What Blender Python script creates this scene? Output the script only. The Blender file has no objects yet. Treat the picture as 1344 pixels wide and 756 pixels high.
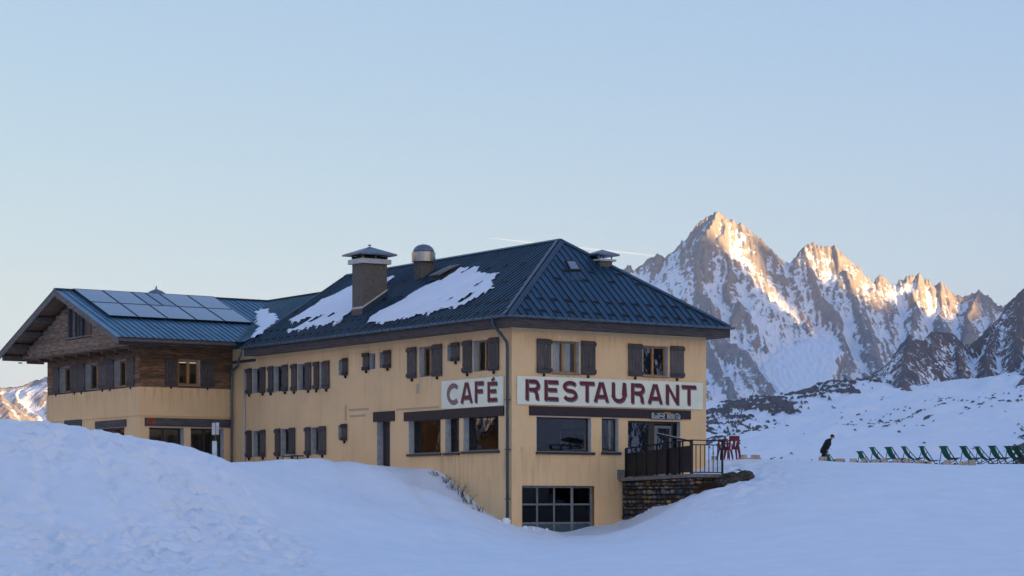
import bpy, bmesh, math, random
import numpy as np
from mathutils import Vector, Matrix

random.seed(7)
np.random.seed(7)
scene = bpy.context.scene
col = scene.collection
R = math.radians

# ------------------------------------------------------------------ camera
FPX, CX, HZ = 2950.0, 672.0, 660.0          # focal length, centre column and horizon row in photo pixels
cam_d = bpy.data.cameras.new('camera')
cam = bpy.data.objects.new('camera', cam_d)
col.objects.link(cam)
cam.location = (0, 0, 0)
cam.rotation_euler = (R(90), 0, 0)
cam_d.sensor_width = 36
cam_d.lens = 36 * FPX / 1344
cam_d.shift_y = (HZ - 378) / 1344
cam_d.clip_start = 0.5
cam_d.clip_end = 80000
scene.camera = cam

# ------------------------------------------------------------------ light
SUN_EL = 5.0
SKY_K = 0.075
SKY_TINT = (0.76, 0.57, 0.15)
SKY_VEIL = (0.090, 0.190, 0.475)
SUN_AZ = math.degrees(math.atan2(0.68, -0.733))       # clockwise from +Y: behind the camera, to the right
sdir = Vector((math.sin(R(SUN_AZ)) * math.cos(R(SUN_EL)), math.cos(R(SUN_AZ)) * math.cos(R(SUN_EL)), math.sin(R(SUN_EL))))
world = bpy.data.worlds.new('World')
scene.world = world
world.use_nodes = True
wn, wl = world.node_tree.nodes, world.node_tree.links
wn.clear()
sky = wn.new('ShaderNodeTexSky')
sky.sky_type = 'NISHITA'
sky.sun_disc = False
sky.sun_elevation = R(SUN_EL)
sky.sun_rotation = R(SUN_AZ)
sky.altitude = 2100
sky.air_density = 1.0
sky.dust_density = 5.0
sky.ozone_density = 1.0
bg = wn.new('ShaderNodeBackground')
bg.inputs['Strength'].default_value = SKY_K
wo = wn.new('ShaderNodeOutputWorld')
# the clear sky plus an even blue veil of twilight scattering
tint = wn.new('ShaderNodeMix'); tint.data_type = 'RGBA'; tint.blend_type = 'MULTIPLY'; tint.inputs[0].default_value = 1.0
tint.inputs[7].default_value = (*SKY_TINT, 1)
veil = wn.new('ShaderNodeMix'); veil.data_type = 'RGBA'; veil.blend_type = 'ADD'; veil.inputs[0].default_value = 1.0; veil.clamp_result = False
veil.inputs[7].default_value = (*[v / 0.15 for v in SKY_VEIL], 1)
wl.new(sky.outputs['Color'], tint.inputs[6]); wl.new(tint.outputs[2], veil.inputs[6])
wl.new(veil.outputs[2], bg.inputs['Color'])
wl.new(bg.outputs['Background'], wo.inputs['Surface'])

sun_d = bpy.data.lights.new('sun', 'SUN')
sun_d.energy = 5.0
sun_d.angle = R(0.5)
sun_d.color = (1.0, 0.62, 0.25)
sun = bpy.data.objects.new('sun', sun_d)
col.objects.link(sun)
sun.location = (70, -75, 40)
sun.rotation_euler = (-sdir).to_track_quat('-Z', 'Y').to_euler()

vs = scene.view_settings
vs.view_transform = 'Standard'
vs.look = 'None'
vs.gamma = 1.0
vs.use_curve_mapping = False
vs.exposure = 1.6
scene.cycles.use_denoising = True
scene.cycles.max_bounces = 8
scene.cycles.transparent_max_bounces = 12
scene.cycles.sample_clamp_indirect = 6

# ------------------------------------------------------------------ helpers
def tag(o, label=None, cat=None, group=None, kind=None):
    if label: o['label'] = label
    if cat: o['category'] = cat
    if group: o['group'] = group
    if kind: o['kind'] = kind
    return o

def empty(name, loc=(0, 0, 0), rz=0.0):
    o = bpy.data.objects.new(name, None)
    col.objects.link(o)
    o.location = loc
    o.rotation_euler = (0, 0, rz)
    o.empty_display_size = 0.2
    return o

def link_mesh(name, me, mat=None, parent=None):
    o = bpy.data.objects.new(name, me)
    col.objects.link(o)
    if mat is not None and len(me.materials) == 0:
        me.materials.append(mat)
    if parent is not None:
        o.parent = parent
    return o

class MB:
    """collects simple solids into one mesh"""
    def __init__(s):
        s.v, s.f = [], []
    def add(s, vs, fs):
        n = len(s.v)
        s.v += [tuple(p) for p in vs]
        s.f += [tuple(i + n for i in q) for q in fs]
        return s
    def hexa(s, b, t):
        return s.add(list(b) + list(t), [(3, 2, 1, 0), (4, 5, 6, 7), (0, 1, 5, 4), (1, 2, 6, 5), (2, 3, 7, 6), (3, 0, 4, 7)])
    def box(s, x0, x1, y0, y1, z0, z1):
        x0, x1 = min(x0, x1), max(x0, x1); y0, y1 = min(y0, y1), max(y0, y1); z0, z1 = min(z0, z1), max(z0, z1)
        return s.hexa([(x0, y0, z0), (x1, y0, z0), (x1, y1, z0), (x0, y1, z0)], [(x0, y0, z1), (x1, y0, z1), (x1, y1, z1), (x0, y1, z1)])
    def bar(s, p, q, w, h, up=(0, 0, 1)):
        p, q = Vector(p), Vector(q)
        d = (q - p).normalized()
        u = Vector(up)
        side = d.cross(u)
        if side.length < 1e-4:
            side = d.cross(Vector((1, 0, 0)))
        side.normalize()
        u2 = side.cross(d).normalized()
        a, b = side * w / 2, u2 * h / 2
        return s.hexa([p - a - b, p + a - b, p + a + b, p - a + b], [q - a - b, q + a - b, q + a + b, q - a + b])
    def tube(s, pts, r, n=8, caps=True):
        pts = [Vector(p) for p in pts]
        rs = r if isinstance(r, (list, tuple)) else [r] * len(pts)
        rings = []
        prev = None
        for i, p in enumerate(pts):
            d = (pts[min(i + 1, len(pts) - 1)] - pts[max(i - 1, 0)]).normalized()
            if prev is None:
                a = d.cross(Vector((0, 0, 1)))
                if a.length < 1e-3: a = d.cross(Vector((1, 0, 0)))
            else:
                a = prev - d * prev.dot(d)
            a.normalize(); prev = a
            b = d.cross(a)
            rings.append([p + (a * math.cos(2 * math.pi * k / n) + b * math.sin(2 * math.pi * k / n)) * rs[i] for k in range(n)])
        vs = [q for rg in rings for q in rg]
        fs = []
        for i in range(len(rings) - 1):
            for k in range(n):
                k2 = (k + 1) % n
                fs.append((i * n + k, i * n + k2, (i + 1) * n + k2, (i + 1) * n + k))
        if caps:
            fs.append(tuple(range(n - 1, -1, -1)))
            fs.append(tuple((len(rings) - 1) * n + k for k in range(n)))
        return s.add(vs, fs)
    def prism(s, poly, fn, d0, d1):
        """poly in (u,v); fn(u,v,d)->xyz; extruded from d0 to d1"""
        n = len(poly)
        vs = [fn(u, v, d0) for u, v in poly] + [fn(u, v, d1) for u, v in poly]
        fs = [tuple(range(n - 1, -1, -1)), tuple(range(n, 2 * n))]
        for i in range(n):
            j = (i + 1) % n
            fs.append((i, j, n + j, n + i))
        return s.add(vs, fs)
    def mesh(s, name):
        me = bpy.data.meshes.new(name)
        me.from_pydata(s.v, [], s.f)
        bm = bmesh.new(); bm.from_mesh(me)
        bmesh.ops.recalc_face_normals(bm, faces=bm.faces)
        bm.to_mesh(me); bm.free()
        return me
    def build(s, name, mat, parent=None, smooth=False):
        me = s.mesh(name)
        if smooth:
            me.polygons.foreach_set('use_smooth', [True] * len(me.polygons))
        return link_mesh(name, me, mat, parent)

def grid_mesh(name, X, Y, Z, mat, attrs=None, mask=None, smooth=True):
    ny, nx = X.shape
    co = np.stack([X, Y, Z], -1).reshape(-1, 3).astype(np.float32)
    idx = np.arange(ny * nx).reshape(ny, nx)
    q = np.stack([idx[:-1, :-1], idx[:-1, 1:], idx[1:, 1:], idx[1:, :-1]], -1).reshape(-1, 4)
    if mask is not None:
        q = q[mask.reshape(-1)]
    me = bpy.data.meshes.new(name)
    me.vertices.add(len(co)); me.vertices.foreach_set('co', co.ravel())
    me.loops.add(q.size); me.loops.foreach_set('vertex_index', q.ravel().astype(np.int32))
    me.polygons.add(len(q)); me.polygons.foreach_set('loop_start', np.arange(0, q.size, 4, dtype=np.int32))
    me.polygons.foreach_set('use_smooth', np.full(len(q), smooth))
    for k, a in (attrs or {}).items():
        at = me.attributes.new(k, 'FLOAT', 'POINT')
        at.data.foreach_set('value', a.reshape(-1).astype(np.float32))
    me.update(calc_edges=True); me.validate()
    return link_mesh(name, me, mat)

def _h(ix, iy, seed):
    n = (ix.astype(np.int64) * 374761393 + iy.astype(np.int64) * 668265263 + seed * 974634777) & 0xFFFFFFFF
    n = ((n ^ (n >> 13)) * 1274126177) & 0xFFFFFFFF
    n = ((n ^ (n >> 16)) * 2246822519) & 0xFFFFFFFF
    return (n ^ (n >> 15)) & 0xFFFFFFFF
def gnoise(x, y, seed=0):
    x = np.asarray(x, float); y = np.asarray(y, float)
    ix, iy = np.floor(x), np.floor(y)
    fx, fy = x - ix, y - iy
    def g(ax, ay):
        a = _h(ix + ax, iy + ay, seed) / 4294967296.0 * 2 * math.pi
        return np.cos(a) * (fx - ax) + np.sin(a) * (fy - ay)
    u = fx * fx * fx * (fx * (fx * 6 - 15) + 10); v = fy * fy * fy * (fy * (fy * 6 - 15) + 10)
    a = g(0, 0) * (1 - u) + g(1, 0) * u
    b = g(0, 1) * (1 - u) + g(1, 1) * u
    return (a * (1 - v) + b * v) * 1.5
def fbm(x, y, o=5, seed=0, gain=0.5, lac=2.03):
    r, a, f = 0, 1, 1
    for i in range(o):
        r = r + a * gnoise(x * f + 17.3 * i, y * f - 9.1 * i, seed + i); a *= gain; f *= lac
    return r
def ridged(x, y, o=5, seed=0, gain=0.5, lac=2.1):
    r, a, f, w = 0, 1, 1, 1
    for i in range(o):
        n = 1 - np.abs(gnoise(x * f + 11.7 * i, y * f + 5.3 * i, seed + i))
        n = n * n * w
        w = np.clip(n * 1.6, 0, 1)
        r = r + a * n; a *= gain; f *= lac
    return r
def sstep(a, b, x):
    t = np.clip((x - a) / (b - a), 0, 1)
    return t * t * (3 - 2 * t)

# ------------------------------------------------------------------ materials
def mat_new(name):
    m = bpy.data.materials.new(name); m.use_nodes = True
    n, l = m.node_tree.nodes, m.node_tree.links
    b = n['Principled BSDF']
    return m, n, l, b
def nd(n, t, **kw):
    x = n.new(t)
    for k, v in kw.items(): setattr(x, k, v)
    return x
def mixc(n, l, fac, a, b, blend='MIX'):
    x = n.new('ShaderNodeMix'); x.data_type = 'RGBA'; x.blend_type = blend
    for s, v in ((0, fac), (6, a), (7, b)):
        if isinstance(v, bpy.types.NodeSocket): l.new(v, x.inputs[s])
        elif s == 0: x.inputs[0].default_value = v
        else: x.inputs[s].default_value = (*v, 1)
    return x.outputs[2]
def ramp(n, l, src, stops):
    x = n.new('ShaderNodeValToRGB')
    e = x.color_ramp.elements
    while len(e) < len(stops): e.new(0.5)
    for i, (p, c) in enumerate(stops):
        e[i].position = p
        e[i].color = (*c, 1) if isinstance(c, (tuple, list)) else (c, c, c, 1)
    l.new(src, x.inputs[0])
    return x.outputs[0]
def noisetex(n, l, scale, detail=6, rough=0.6, stretch=None, coord='Object', dist=0.0):
    tc = n.new('ShaderNodeTexCoord')
    src = tc.outputs[coord] if coord != 'Position' else None
    if coord == 'Position':
        g = n.new('ShaderNodeNewGeometry'); src = g.outputs['Position']
    mp = n.new('ShaderNodeMapping')
    l.new(src, mp.inputs[0])
    if stretch: mp.inputs['Scale'].default_value = stretch
    t = n.new('ShaderNodeTexNoise')
    t.inputs['Scale'].default_value = scale; t.inputs['Detail'].default_value = detail; t.inputs['Roughness'].default_value = rough
    t.inputs['Distortion'].default_value = dist
    l.new(mp.outputs[0], t.inputs['Vector'])
    return t.outputs['Fac']
def bump(n, l, b, src, strength=0.3, dist=0.02):
    x = n.new('ShaderNodeBump'); x.inputs['Strength'].default_value = strength; x.inputs['Distance'].default_value = dist
    l.new(src, x.inputs['Height']); l.new(x.outputs[0], b.inputs['Normal'])
def surf(name, c, c2=None, scale=4, rough=0.7, metal=0.0, stretch=None, bs=0.0, bd=0.01, lo=0.35, hi=0.65, detail=6, spec=0.5, coord='Object', rand=0.0):
    m, n, l, b = mat_new(name)
    b.inputs['Roughness'].default_value = rough
    b.inputs['Metallic'].default_value = metal
    b.inputs['Specular IOR Level'].default_value = spec
    f = noisetex(n, l, scale, detail, 0.62, stretch, coord)
    if c2 is None: c2 = tuple(x * 0.75 for x in c)
    out = ramp(n, l, f, [(lo, c2), (hi, c)])
    if rand:
        oi = n.new('ShaderNodeObjectInfo')
        hs = n.new('ShaderNodeHueSaturation')
        mr = n.new('ShaderNodeMapRange'); mr.inputs[3].default_value = 1 - rand; mr.inputs[4].default_value = 1 + rand
        l.new(oi.outputs['Random'], mr.inputs[0]); l.new(mr.outputs[0], hs.inputs['Value'])
        l.new(out, hs.inputs['Color']); out = hs.outputs[0]
    l.new(out, b.inputs['Base Color'])
    if bs: bump(n, l, b, f, bs, bd)
    return m

M = {}
# stucco: ochre render with fine grain, vertical rain streaks and blotches
def stucco(name, c, dirt):
    m, n, l, b = mat_new(name)
    b.inputs['Roughness'].default_value = 0.9
    b.inputs['Specular IOR Level'].default_value = 0.15
    blot = noisetex(n, l, 0.55, 5, 0.6)
    streak = noisetex(n, l, 1.0, 6, 0.65, (3.2, 3.2, 0.22))
    fine = noisetex(n, l, 40, 3, 0.6)
    c1 = mixc(n, l, ramp(n, l, blot, [(0.3, 0.0), (0.72, 1.0)]), tuple(x * 0.86 for x in c), c)
    c2 = mixc(n, l, ramp(n, l, streak, [(0.55, 0.0), (0.85, 0.6)]), c1, dirt)
    c3 = mixc(n, l, ramp(n, l, fine, [(0.3, 0.0), (0.7, 0.12)]), c2, tuple(x * 0.7 for x in c))
    l.new(c3, b.inputs['Base Color'])
    bump(n, l, b, fine, 0.25, 0.01)
    return m
M['stucco'] = stucco('ochre_stucco', (0.96, 0.63, 0.325), (0.54, 0.36, 0.21))
M['reveal'] = surf('pale_grey_reveal', (0.58, 0.56, 0.52), (0.42, 0.40, 0.37), 5, 0.85, bs=0.1)
M['roof'] = surf('dark_blue_sheet_metal', (0.026, 0.066, 0.105), (0.018, 0.048, 0.082), 1.3, 0.42, 0.2, (1, 1, 1), rand=0.22)
M['wingroof'] = surf('teal_sheet_metal', (0.12, 0.235, 0.31), (0.08, 0.18, 0.25), 1.6, 0.34, 0.5, rand=0.15)
M['zinc'] = surf('weathered_zinc', (0.16, 0.20, 0.23), (0.10, 0.13, 0.155), 6, 0.45, 0.6)
M['pipe'] = surf('blue_grey_pipe', (0.07, 0.105, 0.13), (0.045, 0.07, 0.09), 6, 0.5, 0.3)
M['steel'] = surf('bare_steel_flue', (0.50, 0.50, 0.50), (0.36, 0.36, 0.36), 3, 0.32, 0.85, (1, 1, .3))
M['capsheet'] = surf('chimney_cap_metal', (0.20, 0.22, 0.27), (0.13, 0.15, 0.19), 4, 0.4, 0.6)
M['chimney'] = surf('grey_chimney_render', (0.17, 0.145, 0.115), (0.12, 0.10, 0.08), 7, 0.9, bs=0.2)
M['greywood'] = surf('weathered_grey_wood', (0.15, 0.122, 0.108), (0.05, 0.04, 0.038), 5, 0.85, 0, (7, 7, 0.6), 0.4, 0.01, rand=0.25)
M['boards'] = surf('dark_chalet_boards', (0.33, 0.175, 0.082), (0.06, 0.034, 0.021), 3, 0.85, 0, (0.7, 0.7, 9), 0.4, 0.01, rand=0.35)
M['gable'] = surf('silver_grey_gable_boards', (0.33, 0.225, 0.145), (0.10, 0.066, 0.046), 2.2, 0.85, 0, (0.8, 0.8, 7), 0.4, 0.01, rand=0.25)
M['soffit'] = surf('brown_soffit_wood', (0.19, 0.10, 0.048), (0.085, 0.047, 0.026), 3, 0.8, 0, (4, .6, 4), 0.3, 0.01, rand=0.2)
M['barge'] = surf('silvered_barge_board', (0.20, 0.175, 0.155), (0.12, 0.105, 0.10), 4, 0.85, 0, (3, .5, 3), 0.3, 0.01)
M['fascia'] = surf('old_fascia_wood', (0.10, 0.082, 0.078), (0.045, 0.036, 0.036), 3, 0.85, 0, (0.7, 0.7, 6), 0.3, 0.01)
M['lintel'] = surf('brown_lintel_paint', (0.040, 0.022, 0.024), (0.026, 0.014, 0.016), 3, 0.7, 0, (1, 1, 5))
M['greylintel'] = surf('grey_lintel_beam', (0.12, 0.105, 0.105), (0.055, 0.048, 0.050), 3, 0.85, 0, (1, 1, 7), 0.3)
M['frame'] = surf('honey_window_wood', (0.50, 0.26, 0.085), (0.32, 0.15, 0.045), 5, 0.55, 0, (4, 4, 1))
M['frame_dark'] = surf('brown_window_wood', (0.05, 0.033, 0.024), (0.03, 0.02, 0.016), 5, 0.55)
M['frame_grey'] = surf('grey_painted_steel', (0.22, 0.225, 0.23), (0.14, 0.145, 0.15), 6, 0.55)
M['sill'] = surf('dark_slate_sill', (0.03, 0.032, 0.038), (0.018, 0.02, 0.024), 8, 0.5)
M['iron'] = surf('black_iron', (0.012, 0.012, 0.015), (0.008, 0.008, 0.01), 9, 0.5, 0.2)
M['iron_panel'] = surf('black_panel', (0.010, 0.011, 0.016), (0.006, 0.007, 0.010), 1.2, 0.45, 0.1, (3, 3, .4))
M['signboard'] = surf('pale_green_sign_paint', (0.92, 0.89, 0.68), (0.82, 0.80, 0.61), 1.5, 0.6, 0, (1, 1, .5))
M['letter'] = surf('dark_red_letter', (0.155, 0.008, 0.022), (0.115, 0.006, 0.018), 2, 0.5)
M['letter_faded'] = surf('faded_red_letter', (0.34, 0.175, 0.145), (0.25, 0.11, 0.09), 2, 0.6)
M['letter_shadow'] = surf('grey_letter_shade_print', (0.235, 0.24, 0.235), None, 2, 0.7)
M['curtain'] = surf('pale_curtain', (0.85, 0.86, 0.74), (0.62, 0.64, 0.55), 3, 0.9, 0, (14, 14, .4))
M['paper'] = surf('pale_paper', (0.62, 0.66, 0.66), (0.45, 0.52, 0.55), 3, 0.8, lo=.3, hi=.55)
M['concrete'] = surf('grey_concrete', (0.24, 0.215, 0.185), (0.15, 0.13, 0.11), 6, 0.9, bs=0.2)
M['mortar'] = surf('dark_mortar', (0.022, 0.018, 0.015), (0.012, 0.010, 0.009), 9, 0.95, bs=0.3)
M['wood_pale'] = surf('pale_pine', (0.58, 0.44, 0.33), (0.42, 0.31, 0.23), 4, 0.75, 0, (2, 9, 9), 0.2, rand=0.2)
M['canvas'] = surf('green_canvas', (0.010, 0.135, 0.070), (0.006, 0.10, 0.052), 6, 0.85)
M['chairwood'] = surf('dark_chair_wood', (0.05, 0.04, 0.035), None, 6, 0.7)
M['redplastic'] = surf('dark_red_plastic', (0.20, 0.012, 0.024), (0.15, 0.009, 0.018), 5, 0.4)
M['cloth'] = surf('black_jacket_cloth', (0.008, 0.009, 0.013), None, 14, 0.85)
M['skin'] = surf('skin', (0.42, 0.22, 0.15), (0.34, 0.17, 0.12), 9, 0.6)
M['hair'] = surf('short_dark_hair', (0.02, 0.015, 0.012), None, 30, 0.8)
M['twig'] = surf('dry_twig', (0.06, 0.035, 0.022), (0.03, 0.018, 0.012), 8, 0.9)
M['grass'] = surf('dry_grass', (0.11, 0.055, 0.022), (0.05, 0.027, 0.014), 8, 0.9, rand=.2)
M['blackstain'] = surf('dark_bare_earth', (0.018, 0.014, 0.012), None, 6, 0.95)
M['solarframe'] = surf('black_solar_frame', (0.012, 0.014, 0.02), None, 5, 0.4, 0.3)
M['white'] = surf('white_paint', (0.62, 0.60, 0.56), (0.48, 0.46, 0.43), 4, 0.6)
M['orange'] = surf('orange_sign_paint', (0.42, 0.07, 0.015), (0.30, 0.05, 0.012), 6, 0.6)
M['darkred'] = surf('dark_red_paint', (0.12, 0.02, 0.02), None, 6, 0.6)
M['blackboard'] = surf('black_menu_board', (0.012, 0.012, 0.014), None, 5, 0.6)
M['chalk'] = surf('pale_menu_print', (0.38, 0.40, 0.42), (0.12, 0.13, 0.14), 60, 0.8)
M['yellow'] = surf('yellow_print', (0.45, 0.24, 0.02), None, 6, 0.7)

m, n, l, b = mat_new('solar_glass')
b.inputs['Base Color'].default_value = (0.10, 0.115, 0.15, 1)
b.inputs['Roughness'].default_value = 0.22
b.inputs['Specular IOR Level'].default_value = 0.9
b.inputs['Coat Weight'].default_value = 0.6; b.inputs['Coat Roughness'].default_value = 0.12
f = noisetex(n, l, 0.5, 4, 0.6)
l.new(ramp(n, l, f, [(0.3, (0.085, 0.10, 0.135)), (0.7, (0.17, 0.185, 0.22))]), b.inputs['Base Color'])
M['solar'] = m
m, n, l, b = mat_new('solar_glass_blue')
b.inputs['Base Color'].default_value = (0.03, 0.07, 0.12, 1)
b.inputs['Roughness'].default_value = 0.15; b.inputs['Coat Weight'].default_value = 0.5
M['solar_blue'] = m
m, n, l, b = mat_new('rain_stain')
b.inputs['Base Color'].default_value = (0.10, 0.085, 0.07, 1); b.inputs['Roughness'].default_value = 0.95
tr = n.new('ShaderNodeBsdfTransparent'); mx = n.new('ShaderNodeMixShader')
f = noisetex(n, l, 1.0, 5, 0.6, (7, 7, 0.5))
tc = n.new('ShaderNodeTexCoord'); sp = n.new('ShaderNodeSeparateXYZ'); l.new(tc.outputs['Generated'], sp.inputs[0])
r1 = ramp(n, l, f, [(0.48, 0.0), (0.80, 0.36)])
pw = n.new('ShaderNodeMath'); pw.operation = 'POWER'; pw.inputs[1].default_value = 1.4; l.new(sp.outputs['Z'], pw.inputs[0])
mu = n.new('ShaderNodeMath'); mu.operation = 'MULTIPLY'; l.new(r1, mu.inputs[0]); l.new(pw.outputs[0], mu.inputs[1])
l.new(mu.outputs[0], mx.inputs[0]); l.new(tr.outputs[0], mx.inputs[1]); l.new(b.outputs[0], mx.inputs[2]); l.new(mx.outputs[0], n['Material Output'].inputs['Surface'])
M['stain'] = m

# window glass: clear, with a coated reflection
def glass(name, tint, ior):
    m, n, l, b = mat_new(name)
    n.remove(b)
    tr = n.new('ShaderNodeBsdfTransparent'); tr.inputs[0].default_value = (*tint, 1)
    gl = n.new('ShaderNodeBsdfGlossy'); gl.inputs['Roughness'].default_value = 0.015; gl.inputs[0].default_value = (0.95, 0.96, 1, 1)
    fr = n.new('ShaderNodeFresnel'); fr.inputs[0].default_value = ior
    # slightly wavy old panes
    t = noisetex(n, l, 1.3, 3, 0.5)
    bp = n.new('ShaderNodeBump'); bp.inputs['Strength'].default_value = 0.22; bp.inputs['Distance'].default_value = 0.02
    l.new(t, bp.inputs['Height']); l.new(bp.outputs[0], gl.inputs['Normal'])
    mx = n.new('ShaderNodeMixShader')
    l.new(fr.outputs[0], mx.inputs[0]); l.new(tr.outputs[0], mx.inputs[1]); l.new(gl.outputs[0], mx.inputs[2])
    l.new(mx.outputs[0], n['Material Output'].inputs['Surface'])
    return m
M['glass'] = glass('window_glass', (0.96, 0.97, 0.97), 1.65)
M['glass_dark'] = glass('garage_glass', (0.10, 0.10, 0.11), 1.35)

# snow
def snow_mat(name, bumpscale, bstr, bdist, c=(0.94, 0.94, 0.95)):
    m, n, l, b = mat_new(name)
    b.inputs['Roughness'].default_value = 0.75
    b.inputs['Specular IOR Level'].default_value = 0.2
    g = noisetex(n, l, bumpscale * .12, 4, 0.6, coord='Position')
    l.new(ramp(n, l, g, [(0.3, tuple(x * 0.93 for x in c)), (0.7, c)]), b.inputs['Base Color'])
    t = noisetex(n, l, bumpscale, 8, 0.68, coord='Position')
    bump(n, l, b, t, bstr, bdist)
    return m
M['snow'] = snow_mat('trodden_snow', 7.0, 0.5, 0.08)
M['roofsnow'] = snow_mat('roof_snow', 6.0, 0.3, 0.05, (0.92, 0.92, 0.93))

# mountains: the 'snow' attribute of the mesh says where snow holds
def alpine(name, rock1, rock2, rock3, scale, th=0.5, snowc=(0.88, 0.88, 0.90), bd=6.0, na=1.2):
    m, n, l, b = mat_new(name)
    b.inputs['Roughness'].default_value = 0.9
    b.inputs['Specular IOR Level'].default_value = 0.1
    at = n.new('ShaderNodeAttribute'); at.attribute_name = 'snow'
    t1 = noisetex(n, l, scale, 9, 0.68, (1, 1, 0.55), 'Position', 0.6)
    t2 = noisetex(n, l, scale * 0.22, 5, 0.55, (1, 1, 0.6), 'Position')
    rock = mixc(n, l, ramp(n, l, t1, [(0.32, 0.0), (0.68, 1.0)]), rock1, rock2)
    rock = mixc(n, l, ramp(n, l, t2, [(0.42, 0.0), (0.62, 1.0)]), rock, rock3)
    mm = n.new('ShaderNodeMath'); mm.operation = 'MULTIPLY_ADD'; mm.inputs[1].default_value = na
    sub = n.new('ShaderNodeMath'); sub.operation = 'SUBTRACT'; sub.inputs[1].default_value = na / 2
    l.new(at.outputs['Fac'], sub.inputs[0])
    l.new(t1, mm.inputs[0]); l.new(sub.outputs[0], mm.inputs[2])
    fac = ramp(n, l, mm.outputs[0], [(th - 0.05, 0.0), (th + 0.05, 1.0)])
    l.new(mixc(n, l, fac, rock, snowc), b.inputs['Base Color'])
    bp = n.new('ShaderNodeBump'); bp.inputs['Strength'].default_value = 0.75; bp.inputs['Distance'].default_value = bd
    inv = n.new('ShaderNodeMath'); inv.operation = 'MULTIPLY_ADD'; inv.inputs[1].default_value = -0.75; inv.inputs[2].default_value = 1.0
    l.new(fac, inv.inputs[0])
    l.new(inv.outputs[0], bp.inputs['Strength'])
    l.new(t1, bp.inputs['Height']); l.new(bp.outputs[0], b.inputs['Normal'])
    return m
M['alp_far'] = alpine('granite_and_snow', (0.24, 0.23, 0.245), (0.45, 0.40, 0.37), (0.36, 0.315, 0.30), 0.065)
M['alp_mid'] = alpine('dark_granite_and_snow', (0.11, 0.105, 0.12), (0.21, 0.185, 0.18), (0.21, 0.155, 0.135), 0.085, bd=3.0, na=2.4)
M['alp_west'] = alpine('dark_slopes_and_snow', (0.05, 0.035, 0.022), (0.16, 0.10, 0.05), (0.10, 0.065, 0.035), 0.030, bd=8.0, na=2.0)
M['alp_near'] = alpine('snowfield_with_rocks', (0.09, 0.08, 0.08), (0.20, 0.165, 0.145), (0.14, 0.12, 0.11), 0.09, bd=1.5)
# ------------------------------------------------------------------ pixel helpers (a pixel is only a direction; Y is the distance of what it lies on)
def pix(px, py, Y):
    return ((px - CX) / FPX * Y, Y, (HZ - py) / FPX * Y)

class TPS:
    """smooth sheet through scattered heights"""
    def __init__(s, pts, sx=1.0, sy=1.0, lam=0.0):
        P = np.array(pts, float)
        s.sx, s.sy = sx, sy
        s.x, s.y, z = P[:, 0] * sx, P[:, 1] * sy, P[:, 2]
        n = len(z)
        K = s.k(s.x[:, None] - s.x[None], s.y[:, None] - s.y[None]) + lam * np.eye(n)
        A = np.zeros((n + 3, n + 3)); A[:n, :n] = K
        A[:n, n] = 1; A[:n, n + 1] = s.x; A[:n, n + 2] = s.y
        A[n:, :n] = A[:n, n:].T
        s.w = np.linalg.solve(A, np.concatenate([z, np.zeros(3)]))
    def k(s, dx, dy):
        r2 = dx * dx + dy * dy
        return 0.5 * r2 * np.log(r2 + 1e-9)
    def __call__(s, X, Y):
        sh = X.shape
        x, y = X.ravel() * s.sx, Y.ravel() * s.sy
        out = s.w[-3] + s.w[-2] * x + s.w[-1] * y
        for i in range(len(s.x)):
            out += s.w[i] * s.k(x - s.x[i], y - s.y[i])
        return out.reshape(sh)

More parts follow.
